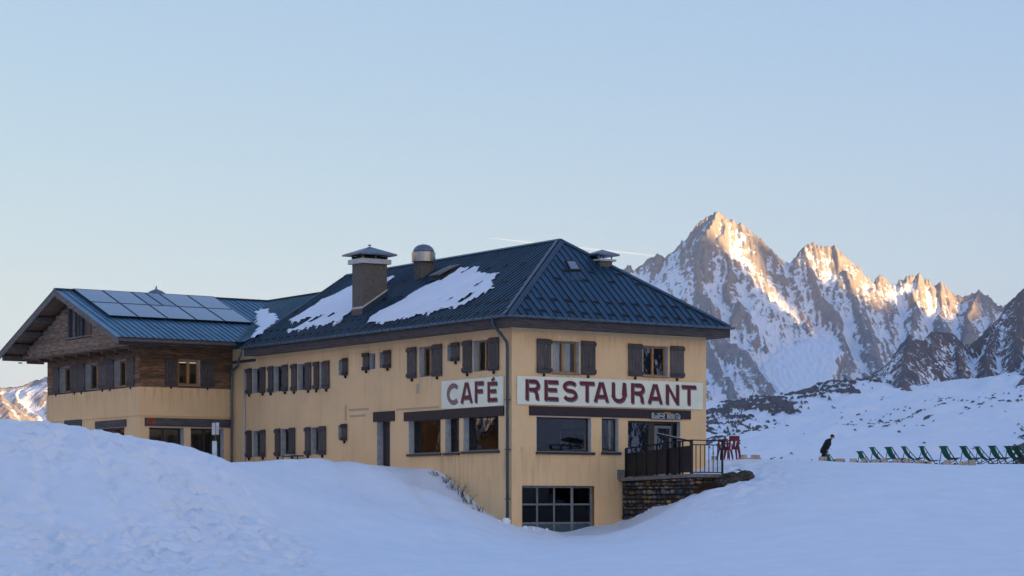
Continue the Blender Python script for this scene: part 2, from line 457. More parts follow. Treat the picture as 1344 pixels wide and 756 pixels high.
# ------------------------------------------------------------------ near ground
TH, DC = R(34.3), 86.0
ct, st = math.cos(TH), math.sin(TH)
def bw(a, b_):                       # building plan coordinates -> world x, y
    return (a * ct - b_ * st, DC + a * st + b_ * ct)
gp = []
for X in (-40, -14, -5, 5, 14, 40):
    gp += [(X, 0, -1.7), (X, 28, -1.72)]
gp += [(X, 48, -1.72) for X in (-3, 3, 9, 14, 40)]
for p in [(-150, 548, 66), (0, 552, 68), (50, 555, 68.5), (100, 560, 69), (150, 568, 70), (200, 579, 71), (250, 591, 72), (290, 602, 73.5), (315, 613, 75),
          (-150, 650, 58), (0, 655, 60.5), (100, 660, 61.5), (200, 668, 63), (270, 672, 65), (320, 672, 68), (360, 690, 68),
          (0, 750, 53), (150, 752, 53), (300, 754, 54), (430, 752, 57), (400, 715, 66), (350, 650, 73),
          (310, 607, 88), (345, 605, 89), (380, 604, 90), (420, 603, 90.5), (455, 604, 90.5), (475, 607, 90),
          (345, 625, 82), (400, 640, 80), (450, 655, 79), (500, 640, 84), (540, 680, 77), (600, 700, 75), (520, 725, 66), (640, 715, 74),
          (490, 611.5, 89.5), (515, 621, 88.2), (540, 632, 87), (590, 655, 86), (628, 672, 85.6), (655, 684, 85.2), (668, 690, 85.0),
          (498, 613, 93.5), (520, 613, 92.6), (540, 614.5, 91.6), (560, 617, 90.7), (575, 623, 90.0), (590, 635, 89.3), (610, 653, 88.3), (626, 669, 87.5),
          (515, 627, 89.3), (540, 639, 88.3), (575, 654, 87.4), (600, 666, 86.7),
          (690, 691.5, 86), (715, 694, 86.6), (728, 698, 86.9), (745, 701.5, 87.2), (760, 700, 87.4), (778, 694, 87.7), (800, 690, 88.1),
          (812, 688, 88.5), (840, 680, 87.4), (870, 667, 86.5), (905, 651, 85.0), (930, 643, 84.9), (950, 636, 85.3), (965, 628, 86.2), (972, 617, 88), (985, 606, 91.5),
          (700, 712, 80), (740, 717, 80), (800, 712, 80), (870, 700, 79), (965, 676, 77.5), (740, 742, 62), (870, 738, 62), (1000, 715, 66),
          (1050, 606, 96), (1100, 607, 96.5), (1150, 608, 97), (1200, 609.3, 97), (1250, 610.6, 97), (1300, 611.5, 97), (1344, 612.3, 97), (1450, 613.5, 97), (1600, 614, 97),
          (1010, 640, 83), (1050, 655, 78), (1150, 658, 78), (1250, 660, 78), (1344, 662, 78), (1500, 664, 78),
          (1150, 715, 63), (1344, 718, 63), (1500, 720, 63)]:
    gp.append(pix(*p))
for (p, q, Y_) in [(-150, 548, 66), (0, 552, 68), (50, 555, 68.5), (100, 560, 69), (150, 568, 70), (200, 579, 71), (250, 591, 72)]:
    gp += [pix(p, q + 2, Y_ + 2.5), pix(p, q + 12, Y_ + 6), pix(p, q + 5, Y_ - 1.5)]
for (a, b_, z) in [(-0.4, 22, 1.62), (-0.4, 16, 1.62), (-0.5, 12.6, 1.58), (-3, 20, 1.65), (-6, 22, 1.7), (-3, 28, 1.7), (-9, 30, 1.75), (4, 8, 0.9), (4, 18, 1.3), (5, 3, 0.0),
                   (5.6, -2, 0.2), (7.6, -2.2, 1.1), (9, -1.5, 1.45), (11, 1, 1.75), (12, 8, 1.8), (9, 20, 1.7), (5, 34, 1.7), (-5, 40, 1.7)]:
    x, y = bw(a, b_); gp.append((x, y, z))
gp += [(13, 104, 1.86), (22, 104, 1.78), (35, 104, 1.7), (14, 118, 1.82), (26, 118, 1.75), (40, 118, 1.7), (14, 140, 1.7), (34, 140, 1.7), (-8, 135, 1.7), (-30, 110, 1.6), (-30, 85, 1.5),
       (-14, 92, 1.6), (-30, 65, 1.6)]
ground_fn = TPS(gp, 1.0, 1.0, 0.002)

def spaced(lo, a, b_, hi, step, grow=1.16):
    c = list(np.arange(a, b_ + step / 2, step))
    s, v = step, c[-1]
    right = []
    while v < hi:
        s *= grow; v += s; right.append(min(v, hi))
    s, v = step, c[0]
    left = []
    while v > lo:
        s *= grow; v -= s; left.append(max(v, lo))
    return np.array(left[::-1] + c + right)
gx = spaced(-900, -18.5, 24, 900, 0.10)
gy = spaced(-400, 51, 98, 700, 0.125)
GX, GY = np.meshgrid(gx, gy)
cxx, cyy = np.clip(GX, -45, 45), np.clip(GY, 0, 145)
GZ = ground_fn(cxx, cyy)
dout = np.hypot(np.maximum(np.abs(GX) - 45, 0), np.maximum(np.maximum(GY - 145, -GY), 0))
GZ = GZ - 0.22 * np.maximum(dout - 4, 0) ** 1.02
# wind relief, trodden lumps and footprints
dist_far = np.clip(1 - dout / 20, 0, 1)
GZ += dist_far * (0.05 * fbm(GX * 0.22, GY * 0.13, 4, 3) + 0.012 * fbm(GX * 1.3, GY * 0.7, 4, 9))
px_of = CX + FPX * GX / np.maximum(GY, 1)
py_of = HZ - FPX * GZ / np.maximum(GY, 1)
edge = 310 + (py_of - 607) * 0.92                      # edge of the trodden bank against the groomed track
trod = sstep(edge + 14, edge - 26, px_of) * (GY > 45) * (GY < 82)
patch = sstep(-0.35, 0.25, fbm(GX * 0.16, GY * 0.10, 3, 41))
quiet = sstep(215, 150, px_of - (py_of - 640) * 0.35) * sstep(592, 612, py_of) * sstep(700, 680, py_of)   # an untouched hollow on the left
dens_t = trod * (1 - 0.9 * quiet)
GZ += dens_t * (0.022 * fbm(GX * 1.6, GY * 1.0, 3, 21))
rng = np.random.RandomState(5)
ix0, iy0 = np.searchsorted(gx, -24), np.searchsorted(gy, 49)
def dent(x, y, r, d, ang, el=1.6):
    i0, i1 = np.searchsorted(gx, x - 3 * r * el), np.searchsorted(gx, x + 3 * r * el)
    j0, j1 = np.searchsorted(gy, y - 3 * r * el), np.searchsorted(gy, y + 3 * r * el)
    if i1 <= i0 or j1 <= j0: return
    dx, dy = GX[j0:j1, i0:i1] - x, GY[j0:j1, i0:i1] - y
    u = (dx * math.cos(ang) + dy * math.sin(ang)) / el; v = -dx * math.sin(ang) + dy * math.cos(ang)
    q = (u * u + v * v) / (r * r)
    GZ[j0:j1, i0:i1] += -d * np.exp(-q ** 1.5) + 0.10 * d * np.exp(-((np.sqrt(q) - 1.7) / 0.5) ** 2)
for k in range(3000):                                   # scattered steps over the bank
    x, y = rng.uniform(-17.5, -4.5), rng.uniform(52, 74)
    i, j = min(np.searchsorted(gx, x), len(gx) - 1), min(np.searchsorted(gy, y), len(gy) - 1)
    if dens_t[j, i] * (0.6 + 0.4 * patch[j, i]) > rng.uniform(0.1, 1.0):
        dent(x, y, rng.uniform(0.11, 0.18), rng.uniform(0.08, 0.19) * (0.4 if y > 68.3 else 1), rng.uniform(0, 3.14), 1.35)
for (x0, y0, x1, y1, nst) in [(-13.6, 71.5, -9.2, 57, 34), (-12.4, 72, -7.2, 58, 32), (-16, 66, -11, 54, 26), (-10, 72.5, -5.6, 60, 26), (-17, 60, -10, 56.5, 18), (-14.6, 70.5, -11.5, 56, 34)]:
    for k in range(nst):                                # walked tracks
        t = k / nst
        a = math.atan2(y1 - y0, x1 - x0); s = 0.16 * (1 if k % 2 else -1)
        dent(x0 + (x1 - x0) * t - math.sin(a) * s + rng.normal(0, .12), y0 + (y1 - y0) * t + math.cos(a) * s + rng.normal(0, .12), rng.uniform(0.17, 0.22), rng.uniform(0.15, 0.24), a, 1.5)
for k in range(420):                                    # light trampling in front of the terrace and along the walls
    x, y = rng.normal(8.6, 1.3), rng.normal(86, 3.4)
    dent(x, y, rng.uniform(0.10, 0.2), rng.uniform(0.03, 0.09), rng.uniform(0, 3.14))
for k in range(260):
    t = rng.uniform(0, 1); x, y = -5.2 + 8.2 * t, 88.2 - 2.2 * t
    dent(x + rng.normal(0, .5), y - abs(rng.normal(0, .9)), rng.uniform(0.1, 0.2), rng.uniform(0.02, 0.07), rng.uniform(0, 3.14))
# groomer lines on the smooth track
lane = sstep(edge + 10, edge + 60, px_of) * sstep(760, 560, px_of) * (GY > 55) * (GY < 92)
tr = (GX + 8.6) * 0.87 + (GY - 90) * 0.27
GZ += lane * 0.018 * np.sin(tr * 5.2 + 1.5 * gnoise(GX * .2, GY * .2, 4)) - lane * 0.17 * np.exp(-((tr - 3.1) / 0.4) ** 2) - lane * 0.12 * np.exp(-((tr - 1.2) / 0.55) ** 2)
ground = grid_mesh('snow_ground', GX, GY, GZ, M['snow'])
tag(ground, kind='structure')
def ground_z(x, y):
    i = int(np.clip(np.searchsorted(gx, x) - 1, 0, len(gx) - 2)); j = int(np.clip(np.searchsorted(gy, y) - 1, 0, len(gy) - 2))
    fx, fy = (x - gx[i]) / (gx[i + 1] - gx[i]), (y - gy[j]) / (gy[j + 1] - gy[j])
    return float(GZ[j, i] * (1 - fx) * (1 - fy) + GZ[j, i + 1] * fx * (1 - fy) + GZ[j + 1, i] * (1 - fx) * fy + GZ[j + 1, i + 1] * fx * fy)

# ------------------------------------------------------------------ mountains
def blur(a, r):
    for ax in (0, 1):
        p = np.pad(a, [(r + 1, r) if i == ax else (0, 0) for i in (0, 1)], mode='edge')
        c = np.cumsum(p, axis=ax)
        a = (np.take(c, range(2 * r + 1, c.shape[ax]), axis=ax) - np.take(c, range(0, c.shape[ax] - 2 * r - 1), axis=ax)) / (2 * r + 1)
    return a
def skeleton(X, Y, ridges):
    """ridges: (points, slope, flatten length); height = highest cone over all ridge lines"""
    H = np.full(X.shape, -1e9); D = np.full(X.shape, 1e9)
    for pts, sl, fl in ridges:
        P = np.array(pts, float)
        for (x0, y0, z0), (x1, y1, z1) in zip(P[:-1], P[1:]):
            dx, dy = x1 - x0, y1 - y0
            t = np.clip(((X - x0) * dx + (Y - y0) * dy) / (dx * dx + dy * dy + 1e-9), 0, 1)
            d = np.hypot(X - x0 - t * dx, Y - y0 - t * dy)
            h = z0 + t * (z1 - z0) - sl * d / (1 + d / fl)
            D = np.minimum(D, d)
            H = np.maximum(H, h)
    return H, D
def px_line(L, Yd=None):
    return [pix(p[0], p[1], p[2] if len(p) > 2 else Yd) for p in L]
def snow_attr(Z, step, tan0, kslope, kcurve, r=3):
    gy_, gx_ = np.gradient(blur(Z, 1), step[1], step[0])
    sl = np.hypot(gx_, gy_)
    conc = (blur(Z, r) - Z) + 0.6 * (blur(Z, r * 4) - Z)
    return 0.5 + kslope * (tan0 - sl) + kcurve * conc

# the far massif: main skyline and the ribs that come down from it
sky_l = [(400, 600), (560, 520), (680, 440), (780, 372), (800, 362), (818, 352), (826, 347), (831, 356), (836, 352), (850, 341), (863, 333.5), (874, 338), (890, 323), (903, 310), (915, 297), (930, 282), (943, 274.5),
         (953, 281), (967, 289), (980, 298), (998, 316), (1012, 327), (1025, 338), (1036, 342), (1045, 344), (1053, 333), (1057, 322), (1063, 321), (1070, 318.5), (1076, 323), (1081, 321.5),
         (1094, 321), (1110, 335), (1128, 353), (1137, 368), (1144, 377), (1150, 365), (1156, 362.5), (1166, 369), (1170, 377), (1178, 371), (1191, 362.5), (1207, 361), (1218, 367), (1226, 375),
         (1234, 371), (1243, 383), (1254, 387), (1265, 389), (1276, 384), (1285, 380.5), (1299, 392), (1312, 401), (1318, 402), (1324, 393), (1328, 402), (1345, 396), (1400, 380), (1470, 400), (1550, 420)]
rg = [(px_line([(p[0], p[1] + 1.0, 9000) for p in sky_l]), 1.25, 2200)]
for L in [[(943, 275, 8990), (930, 305, 8870), (915, 345, 8740), (918, 385, 8560), (940, 425, 8330), (965, 455, 8150), (995, 487, 7980), (1022, 515, 7850), (1040, 530, 7750)],
          [(953, 281, 8990), (948, 320, 8830), (955, 360, 8670), (968, 400, 8480), (985, 425, 8370)],
          [(915, 297, 8990), (893, 345, 8830), (880, 400, 8640), (885, 450, 8450), (905, 500, 8200)],
          [(863, 334, 8990), (850, 390, 8800), (852, 450, 8550)],
          [(918, 385, 8560), (925, 430, 8330), (945, 480, 8080), (960, 520, 7850)],
          [(998, 316, 8990), (993, 350, 8880), (1002, 385, 8760), (1012, 408, 8680)],
          [(1036, 342, 8995), (1030, 372, 8890), (1040, 400, 8780)],
          [(1057, 322, 8995), (1062, 355, 8880), (1080, 385, 8760), (1092, 410, 8640), (1098, 450, 8430), (1110, 490, 8180), (1125, 512, 8000)],
          [(1094, 321, 8995), (1108, 355, 8880), (1122, 390, 8740), (1140, 430, 8520), (1150, 470, 8300), (1155, 500, 8100)],
          [(1144, 377, 8995), (1160, 400, 8880), (1172, 440, 8650), (1175, 480, 8400)],
          [(1207, 361, 8995), (1200, 390, 8880), (1203, 420, 8730), (1195, 460, 8480)],
          [(1234, 371, 8995), (1240, 400, 8880), (1236, 440, 8650)],
          [(1285, 381, 8995), (1276, 405, 8860), (1268, 430, 8700), (1255, 470, 8450)],
          [(1285, 381, 8995), (1298, 415, 8850), (1310, 450, 8650)]]:
    rg.append((px_line(L), 1.15, 1600))
sx, sy = 4.2, 5.0
X, Y = np.meshgrid(np.arange(-700, 2700, sx), np.arange(7200, 9400, sy))
wx, wy = 26 * fbm(X / 190, Y / 190, 4, 11), 26 * fbm(X / 190, Y / 190, 4, 12)
H, D = skeleton(X + wx * sstep(0, 160, np.abs(9000 - Y)), Y + wy, rg)
# glacier basin between the two big ribs
basin = TPS([pix(1000, 405, 8800), pix(1040, 400, 8800), pix(1060, 415, 8760), pix(1020, 460, 8300), pix(1060, 455, 8350), pix(1085, 470, 8200), pix(1040, 510, 7900), pix(1080, 520, 7800), pix(1120, 525, 7700), pix(1000, 430, 8600)], .01, .01)
pxg = CX + FPX * X / Y
pxw = pxg + 16 * fbm(X / 120, Y / 160, 3, 44)
bm_ = sstep(975, 1010, pxw) * sstep(1130, 1095, pxw) * sstep(7300, 7600, Y) * sstep(8960, 8850, Y)
Bz = basin(np.clip(X, 800, 1500), np.clip(Y, 7400, 8950))
H2 = np.where(bm_ > 0.01, np.maximum(H, Bz - 400 * (1 - bm_)), H)
inb = np.clip((H2 - H) / 12, 0, 1)
amp = np.clip(0.22 + D / 160, 0, 1) * (1 - 0.92 * inb)
Z = H2 + amp * (38 * (ridged(X / 190 + .3 * fbm(X / 300, Y / 300, 2, 7), Y / 420, 5, 31) - 0.9) + 17 * (ridged(X / 62 + .4 * fbm(X / 120, Y / 200, 2, 8), Y / 230, 4, 33) - 0.9) + 7 * (ridged(X / 24, Y / 60, 3, 34) - .9) + 7 * fbm(X / 22, Y / 34, 3, 35))
Z += 5 * gnoise(X / 13, Y / 50, 38) + sstep(90, 10, D) * (8 * (ridged(X / 34, Y / 300, 3, 39) - .75) + 5 * gnoise(X / 9, Y / 200, 40))
Z = np.maximum(Z, -150)
S = snow_attr(Z, (sx, sy), 1.28, 0.20, 0.012)
S += 0.05 + 0.6 * inb - 0.12 * sstep(60, 20, D) + 0.13 * fbm(X / 210, Y / 300, 3, 51)
S += 0.10 * sstep(420, 300, (HZ - Z / Y * FPX)) * 0 + 0.16 * sstep(920, 860, pxg)       # the left flank keeps more snow
mt = grid_mesh('mountain_massif', X, Y, Z, M['alp_far'], {'snow': S})
tag(mt, kind='structure')

# the middle ridge: dark rock, a pointed outcrop, a rocky crest running down to the left
rb = [(px_line([(1150, 495, 4800), (1160, 491, 4820), (1171, 486, 4850), (1183, 463, 4880), (1190, 444, 4900), (1195, 437, 4900), (1201, 446, 4920), (1210, 446, 4960), (1217, 441, 5000), (1224, 432, 5020),
                (1238, 437, 5050), (1252, 438, 5100), (1262, 448, 5110), (1271, 450, 5120), (1286, 439, 5150), (1302, 430, 5170), (1317, 420, 5180), (1324, 405, 5190), (1331, 391, 5200), (1343, 380, 5200), (1362, 368, 5250), (1400, 360, 5300), (1500, 350, 5350), (1620, 360, 5400)]), 1.35, 1500)]
for L, s in [([(840, 545, 4700), (928, 536, 4650), (969, 532, 4650), (1000, 529, 4660), (1024, 524, 4680), (1052, 517, 4700), (1076, 507, 4720), (1107, 498, 4750), (1150, 494, 4800)], 0.85),
             ([(1195, 437, 4900), (1188, 475, 4780), (1184, 508, 4640), (1172, 535, 4470), (1168, 548, 4380)], 1.2),
             ([(1224, 432, 5020), (1216, 470, 4900), (1208, 505, 4740), (1212, 525, 4600)], 1.2),
             ([(1252, 438, 5100), (1258, 470, 4950), (1262, 492, 4850)], 1.2), ([(1317, 420, 5180), (1302, 455, 5010), (1292, 485, 4880)], 1.25),
             ([(1343, 380, 5200), (1338, 430, 5020), (1332, 465, 4900)], 1.3), ([(1400, 360, 5300), (1375, 430, 5050), (1350, 490, 4700)], 1.2), ([(1350, 490, 4700), (1338, 505, 4560)], 1.1)]:
    rb.append((px_line(L), s, 700))
sx, sy = 3.2, 4.0
X, Y = np.meshgrid(np.arange(150, 1700, sx), np.arange(3900, 5500, sy))
wx, wy = 14 * fbm(X / 90, Y / 90, 4, 61), 14 * fbm(X / 90, Y / 90, 4, 62)
H, D = skeleton(X + wx * 0.5, Y + wy, rb)
amp = np.clip(0.25 + D / 90, 0, 1)
Z = H + amp * (18 * (ridged(X / 110, Y / 160, 5, 63) - 0.9) + 7 * (ridged(X / 34, Y / 50, 4, 65) - 0.9) + 4 * fbm(X / 14, Y / 22, 3, 67)) + 2.5 * gnoise(X / 9, Y / 40, 68)
pxg = CX + FPX * X / Y
S = snow_attr(Z, (sx, sy), 1.0, 0.15, 0.016) - 0.02 + 0.5 * sstep(905, 880, pxg) - 0.06 * sstep(1160, 1200, pxg) + 0.07 * fbm(X / 150, Y / 150, 3, 69)
Z = np.maximum(Z, -120)
mb = grid_mesh('mountain_ridge', X, Y, Z, M['alp_mid'], {'snow': S})
tag(mb, kind='structure')

# the snowfields in front of it
cf = TPS([pix(*p) for p in [(700, 618, 1400), (930, 615, 1400), (1100, 615, 1400), (1344, 616, 1400), (1600, 617, 1400), (600, 575, 3600), (760, 568, 3600), (860, 572, 3600), (930, 570, 3700), (1000, 556, 3900), (1060, 534, 4150), (1120, 516, 4350), (1160, 509, 4480),
          (1215, 522, 4550), (1250, 508, 4700), (1300, 497, 4850), (1344, 490, 4900), (1450, 470, 5000), (1600, 450, 5000),
          (930, 537, 4650), (860, 545, 4650), (760, 552, 4650), (1000, 531, 4660), (1060, 517, 4700), (1110, 503, 4750), (930, 566, 5000), (1060, 550, 5000), (1150, 530, 5000), (760, 585, 5000), (960, 600, 2400), (1050, 580, 2400), (1087, 567, 2500), (1150, 554, 2600), (1217, 543, 2700), (1280, 533, 2800), (1344, 522, 2900), (1500, 500, 3000),
          (1150, 552, 3100), (1217, 541, 3250), (1344, 519, 3500), (1150, 583, 2100), (1250, 573, 2100), (1344, 565, 2100), (1500, 560, 2100), (1344, 590, 1700), (1200, 595, 1700)]], .003, .003)
sx, sy = 3.5, 7.0
X, Y = np.meshgrid(np.arange(-150, 1500, sx), np.arange(700, 5000, sy))
Z = cf(np.clip(X, -200, 1600), np.clip(Y, 1400, 5000)) - 0.14 * np.maximum(1400 - Y, 0)
pxg = CX + FPX * X / Y; pyg = HZ - FPX * Z / Y
Z += 14 * fbm(X / 240, Y / 300, 5, 71) * sstep(1400, 1800, Y) + 8 * (ridged((X * .8 + Y * .4) / 170, (Y * .5 - X * .6) / 90, 5, 73) - .9) * sstep(1300, 2000, Y) + 1.6 * fbm(X / 30, Y / 40, 4, 74)
lump = ridged(X / 42, Y / 60, 4, 75) - 0.9
clus = fbm(X / 130, Y / 170, 3, 77)
cy = pyg - (535 - np.maximum(pxg - 928, 0) * 0.19)                      # rows below the rocky crest
crest1 = sstep(22, 3, np.abs(pyg - (567 - (pxg - 1087) * 0.178) - 3)) * sstep(1040, 1100, pxg)
thk = np.interp(pxg, [900, 1000, 1060, 1120, 1180], [68, 62, 40, 26, 12])
crest2 = sstep(-4, 4, cy) * sstep(1.0, 0.45, cy / thk) * sstep(1195, 1130, pxg)
corner = sstep(1318, 1345, pxg) * sstep(545, 570, pyg)
u_, v_ = (X * 0.8 + Y * 0.25), (Y * 0.35 - X * 0.55)
streak = ridged(u_ / 75, v_ / 210, 4, 76) - 0.95
dens = np.clip(0.05 + 0.30 * clus + 0.40 * crest1 + crest2 * (0.66 + 1.15 * streak + 0.4 * clus) + 0.8 * corner, 0, 1.4) * sstep(890, 925, pxg)
spk = fbm(X / 9, Y / 18, 4, 79)
rock = sstep(0.58, 0.76, dens * 0.62 + 0.62 * spk + 0.12 * lump)
Z += rock * (3.0 + 5 * crest2)
S = 0.78 - 0.62 * rock
mc = grid_mesh('snowfield', X, Y, Z, M['alp_near'], {'snow': S})
tag(mc, kind='structure')

# left of the building: a far snow peak and a nearer rock rib in the last sun
rl = [(px_line([(-420, 560, 9400), (-250, 520, 9300), (-120, 512, 9200), (0, 509, 9100), (20, 506.5, 9050), (38, 500, 9050), (63, 491, 9000), (90, 480, 9000), (108, 474, 9000), (150, 486, 9000), (230, 500, 9000), (330, 540, 9000), (450, 590, 9000)]), 0.95, 2600),
      (px_line([(20, 507, 9050), (30, 530, 8800), (48, 552, 8550), (70, 575, 8300)]), 0.9, 1500), (px_line([(63, 491, 9000), (62, 520, 8800), (70, 560, 8500)]), 0.9, 1500), (px_line([(0, 509, 9100), (-20, 540, 8850), (-10, 570, 8600)]), 0.9, 1500)]
sx, sy = 8.0, 10.0
X, Y = np.meshgrid(np.arange(-3600, -500, sx), np.arange(7600, 9800, sy))
H, D = skeleton(X + 22 * fbm(X / 160, Y / 160, 4, 81), Y + 30 * fbm(X / 160, Y / 160, 4, 82), rl)
Z = H + np.clip(.15 + D / 200, 0, 1) * (30 * (ridged(X / 170, Y / 240, 5, 83) - .9) + 8 * fbm(X / 34, Y / 50, 4, 84))
Z = np.maximum(Z, -150)
S = snow_attr(Z, (sx, sy), 1.0, 0.3, 0.014) + 0.1
ml = grid_mesh('mountain_peak', X, Y, Z, M['alp_far'], {'snow': S}); tag(ml, kind='structure')
rl = [(px_line([(-420, 470, 6200), (-250, 480, 6150), (-120, 495, 6100), (-40, 508, 6050), (0, 518, 6000), (18, 534, 5950), (36, 551, 5900), (60, 575, 5850), (110, 610, 5800)]), 0.9, 1200),
      (px_line([(0, 518, 6000), (10, 545, 5850), (12, 575, 5700)]), 0.9, 900), (px_line([(-40, 508, 6050), (-20, 545, 5850), (-10, 580, 5700)]), 0.9, 900)]
sx, sy = 4.0, 5.0
X, Y = np.meshgrid(np.arange(-2400, -1020, sx), np.arange(5300, 6400, sy))
H, D = skeleton(X + 10 * fbm(X / 80, Y / 80, 4, 91), Y + 12 * fbm(X / 80, Y / 80, 4, 92), rl)
Z = np.maximum(H + np.clip(.2 + D / 80, 0, 1) * (14 * (ridged(X / 80, Y / 120, 5, 93) - .9) + 4 * fbm(X / 16, Y / 26, 3, 94)), -150)
S = snow_attr(Z, (sx, sy), 0.85, 0.3, 0.02) - 0.06
ml2 = grid_mesh('mountain_rib', X, Y, Z, M['alp_far'], {'snow': S}); tag(ml2, kind='structure')

# unseen ranges added to shape the light: the one towards the sun shades the foreground, the other shows in the windows
sl_ = math.hypot(sdir.x, sdir.y); hx, hy = sdir.x / sl_, sdir.y / sl_
pd, qd = Vector((-hx, -hy)), Vector((-hy, hx))             # away from the sun / across
PC = 4000.0
anch = []  # crest heights of the added range, set so its shadow edge crosses the massif
for (px_, row, Y_) in [(0, 640, 9000), (845, 318, 9000), (888, 308, 9000), (897, 400, 9000), (912, 470, 9000), (930, 445, 9000), (946, 370, 9000), (965, 300, 9000), (1000, 310, 9000), (1034, 330, 9000), (1048, 390, 9000), (1075, 408, 9000),
                       (1110, 398, 9000), (1130, 380, 9000), (1160, 410, 9000), (1200, 422, 9000), (1240, 408, 9000), (1262, 375, 9000), (1290, 368, 9000), (1344, 360, 9000), (1500, 360, 9000), (1000, 500, 4700), (1195, 420, 4900), (1344, 330, 5200), (950, 500, 3000), (900, 440, 4200), (950, 430, 4600), (1000, 430, 4700), (800, 470, 3800), (1100, 490, 3000)]:
    x_, y_, z_ = pix(px_, row, Y_)
    anch.append((x_ * qd.x + y_ * qd.y, z_ + (x_ * pd.x + y_ * pd.y + PC) * math.tan(R(SUN_EL))))
anch = [a_ for a_ in anch if a_[0] > 450]
anch += [(-9000, 380), (-3000, 400), (-600, 410), (0, 430), (300, 620),  (11000, 1300), (13000, 900)]
anch.sort()
qs, hs = [a_[0] for a_ in anch], [a_[1] for a_ in anch]
Q, P = np.meshgrid(np.arange(-9000, 13001, 26.0), np.arange(-6600, -1300, 60.0))
Hc = np.interp(Q, qs, hs)
d = np.abs(P + PC + 60 * fbm(Q / 900, P / 900, 3, 101))
Z = Hc - 0.9 * d + np.clip(d / 500, 0, 1) * 120 * (ridged(Q / 700, P / 500, 5, 103) - 0.9)
Z = np.maximum(Z, -170)
X, Y = Q * qd.x + P * pd.x, Q * qd.y + P * pd.y
S = snow_attr(Z, (26, 60), 0.9, 0.35, 0.004)
mw = grid_mesh('unseen_mountain_range', X, Y, Z, M['alp_far'], {'snow': S}); tag(mw, kind='structure')
X, Y = np.meshgrid(np.arange(-7200, -1300, 28.0), np.arange(-6500, 4400, 34.0))
H, D = skeleton(X + 110 * fbm(X / 700, Y / 700, 4, 111), Y + 110 * fbm(X / 700, Y / 700, 4, 112), [([(-5200, -6500, 1500), (-5300, -4500, 1800), (-5600, -2600, 1700), (-5400, -900, 1750), (-5300, 1300, 1900), (-5100, 2000, 1750), (-5000, 2900, 1900), (-5300, 4400, 1300)], 0.75, 9000),
      ([(-5300, -4500, 1800), (-4100, -4300, 800), (-2800, -4100, 60)], 0.6, 9000), ([(-5600, -2600, 1700), (-4200, -2500, 760), (-2800, -2300, 60)], 0.6, 9000), ([(-5400, -900, 1750), (-4200, -700, 800), (-2900, -500, 50)], 0.6, 9000), ([(-5350, 300, 1800), (-4100, 300, 800), (-2800, 300, 60)], 0.6, 9000),
      ([(-5300, 1300, 1900), (-4100, 1100, 820), (-2800, 1000, 60)], 0.6, 9000), ([(-5100, 2000, 1750), (-4000, 1800, 780), (-2800, 1700, 60)], 0.6, 9000), ([(-5000, 2900, 1900), (-3900, 2600, 800), (-2800, 2400, 60)], 0.6, 9000)])
Z = np.maximum(H + np.clip(.2 + D / 300, 0, 1) * (120 * (ridged(X / 420, Y / 420, 5, 113) - .9) + 45 * (ridged(X / 110, Y / 110, 4, 114) - .9)), -170)
S = snow_attr(Z, (28, 34), 0.75, 0.10, 0.002) + 0.10 - 0.22 * sstep(420, 120, Z)
mo = grid_mesh('unseen_mountain_range', X, Y, Z, M['alp_west'], {'snow': S}); tag(mo, kind='structure')  # unseen; made tall and snowy to bounce warm sun onto the left front
# valley floor to the horizon
X, Y = np.meshgrid(np.linspace(-26000, 26000, 60), np.linspace(-26000, 26000, 60))
va = grid_mesh('valley_floor', X, Y, -140 + 8 * fbm(X / 4000, Y / 4000, 3, 121), M['alp_near'], {'snow': np.full(X.shape, 0.9)}); tag(va, kind='structure')
# ------------------------------------------------------------------ the restaurant building
# plan: a runs along the right front, b along the long left front, both from the near corner; z is local (0 = foot of the near corner)
Z0 = -1.45
bld = empty('restaurant_building', (0, DC, Z0), TH)
tag(bld, 'ochre mountain restaurant with dark blue metal roof, shuttered windows and a timber-clad solar-roofed wing', 'building')
RO = Vector((-DC * st, -DC * ct, -Z0))                     # the camera in plan coordinates
def rdir(px, py):
    dx, dz = (px - CX) / FPX, (HZ - py) / FPX
    return Vector((dx * ct + st, -dx * st + ct, dz))
def hit(px, py, p0, nrm):
    d, nrm, p0 = rdir(px, py), Vector(nrm), Vector(p0)
    return RO + d * ((p0 - RO).dot(nrm) / d.dot(nrm))
def FR(px, py, off=0.0):                                   # on the right front -> (a, z)
    p = hit(px, py, (0, off, 0), (0, 1, 0)); return p.x, p.z
def FL(px, py, off=0.0):                                   # on the left front -> (b, z)
    p = hit(px, py, (off, 0, 0), (1, 0, 0)); return p.y, p.z

W, LB = 9.55, 23.2                 # width of the right front, length of the left front up to the wing
ZE = 7.12 - Z0                     # eave height
ZR = 10.71 - Z0                    # ridge height
OV = 0.72                          # overhang
APX = (W / 2, 3.5)                 # front end of the ridge in plan
BG = 20.8                          # far gable of the main roof
ZW = 10.05 - Z0                    # ridge of the wing and of the link
WB0, WB1, WA = 23.2, 33.9, -4.70   # the wing in plan
ZWE = 7.39 - Z0
WBM = (WB0 + WB1) / 2

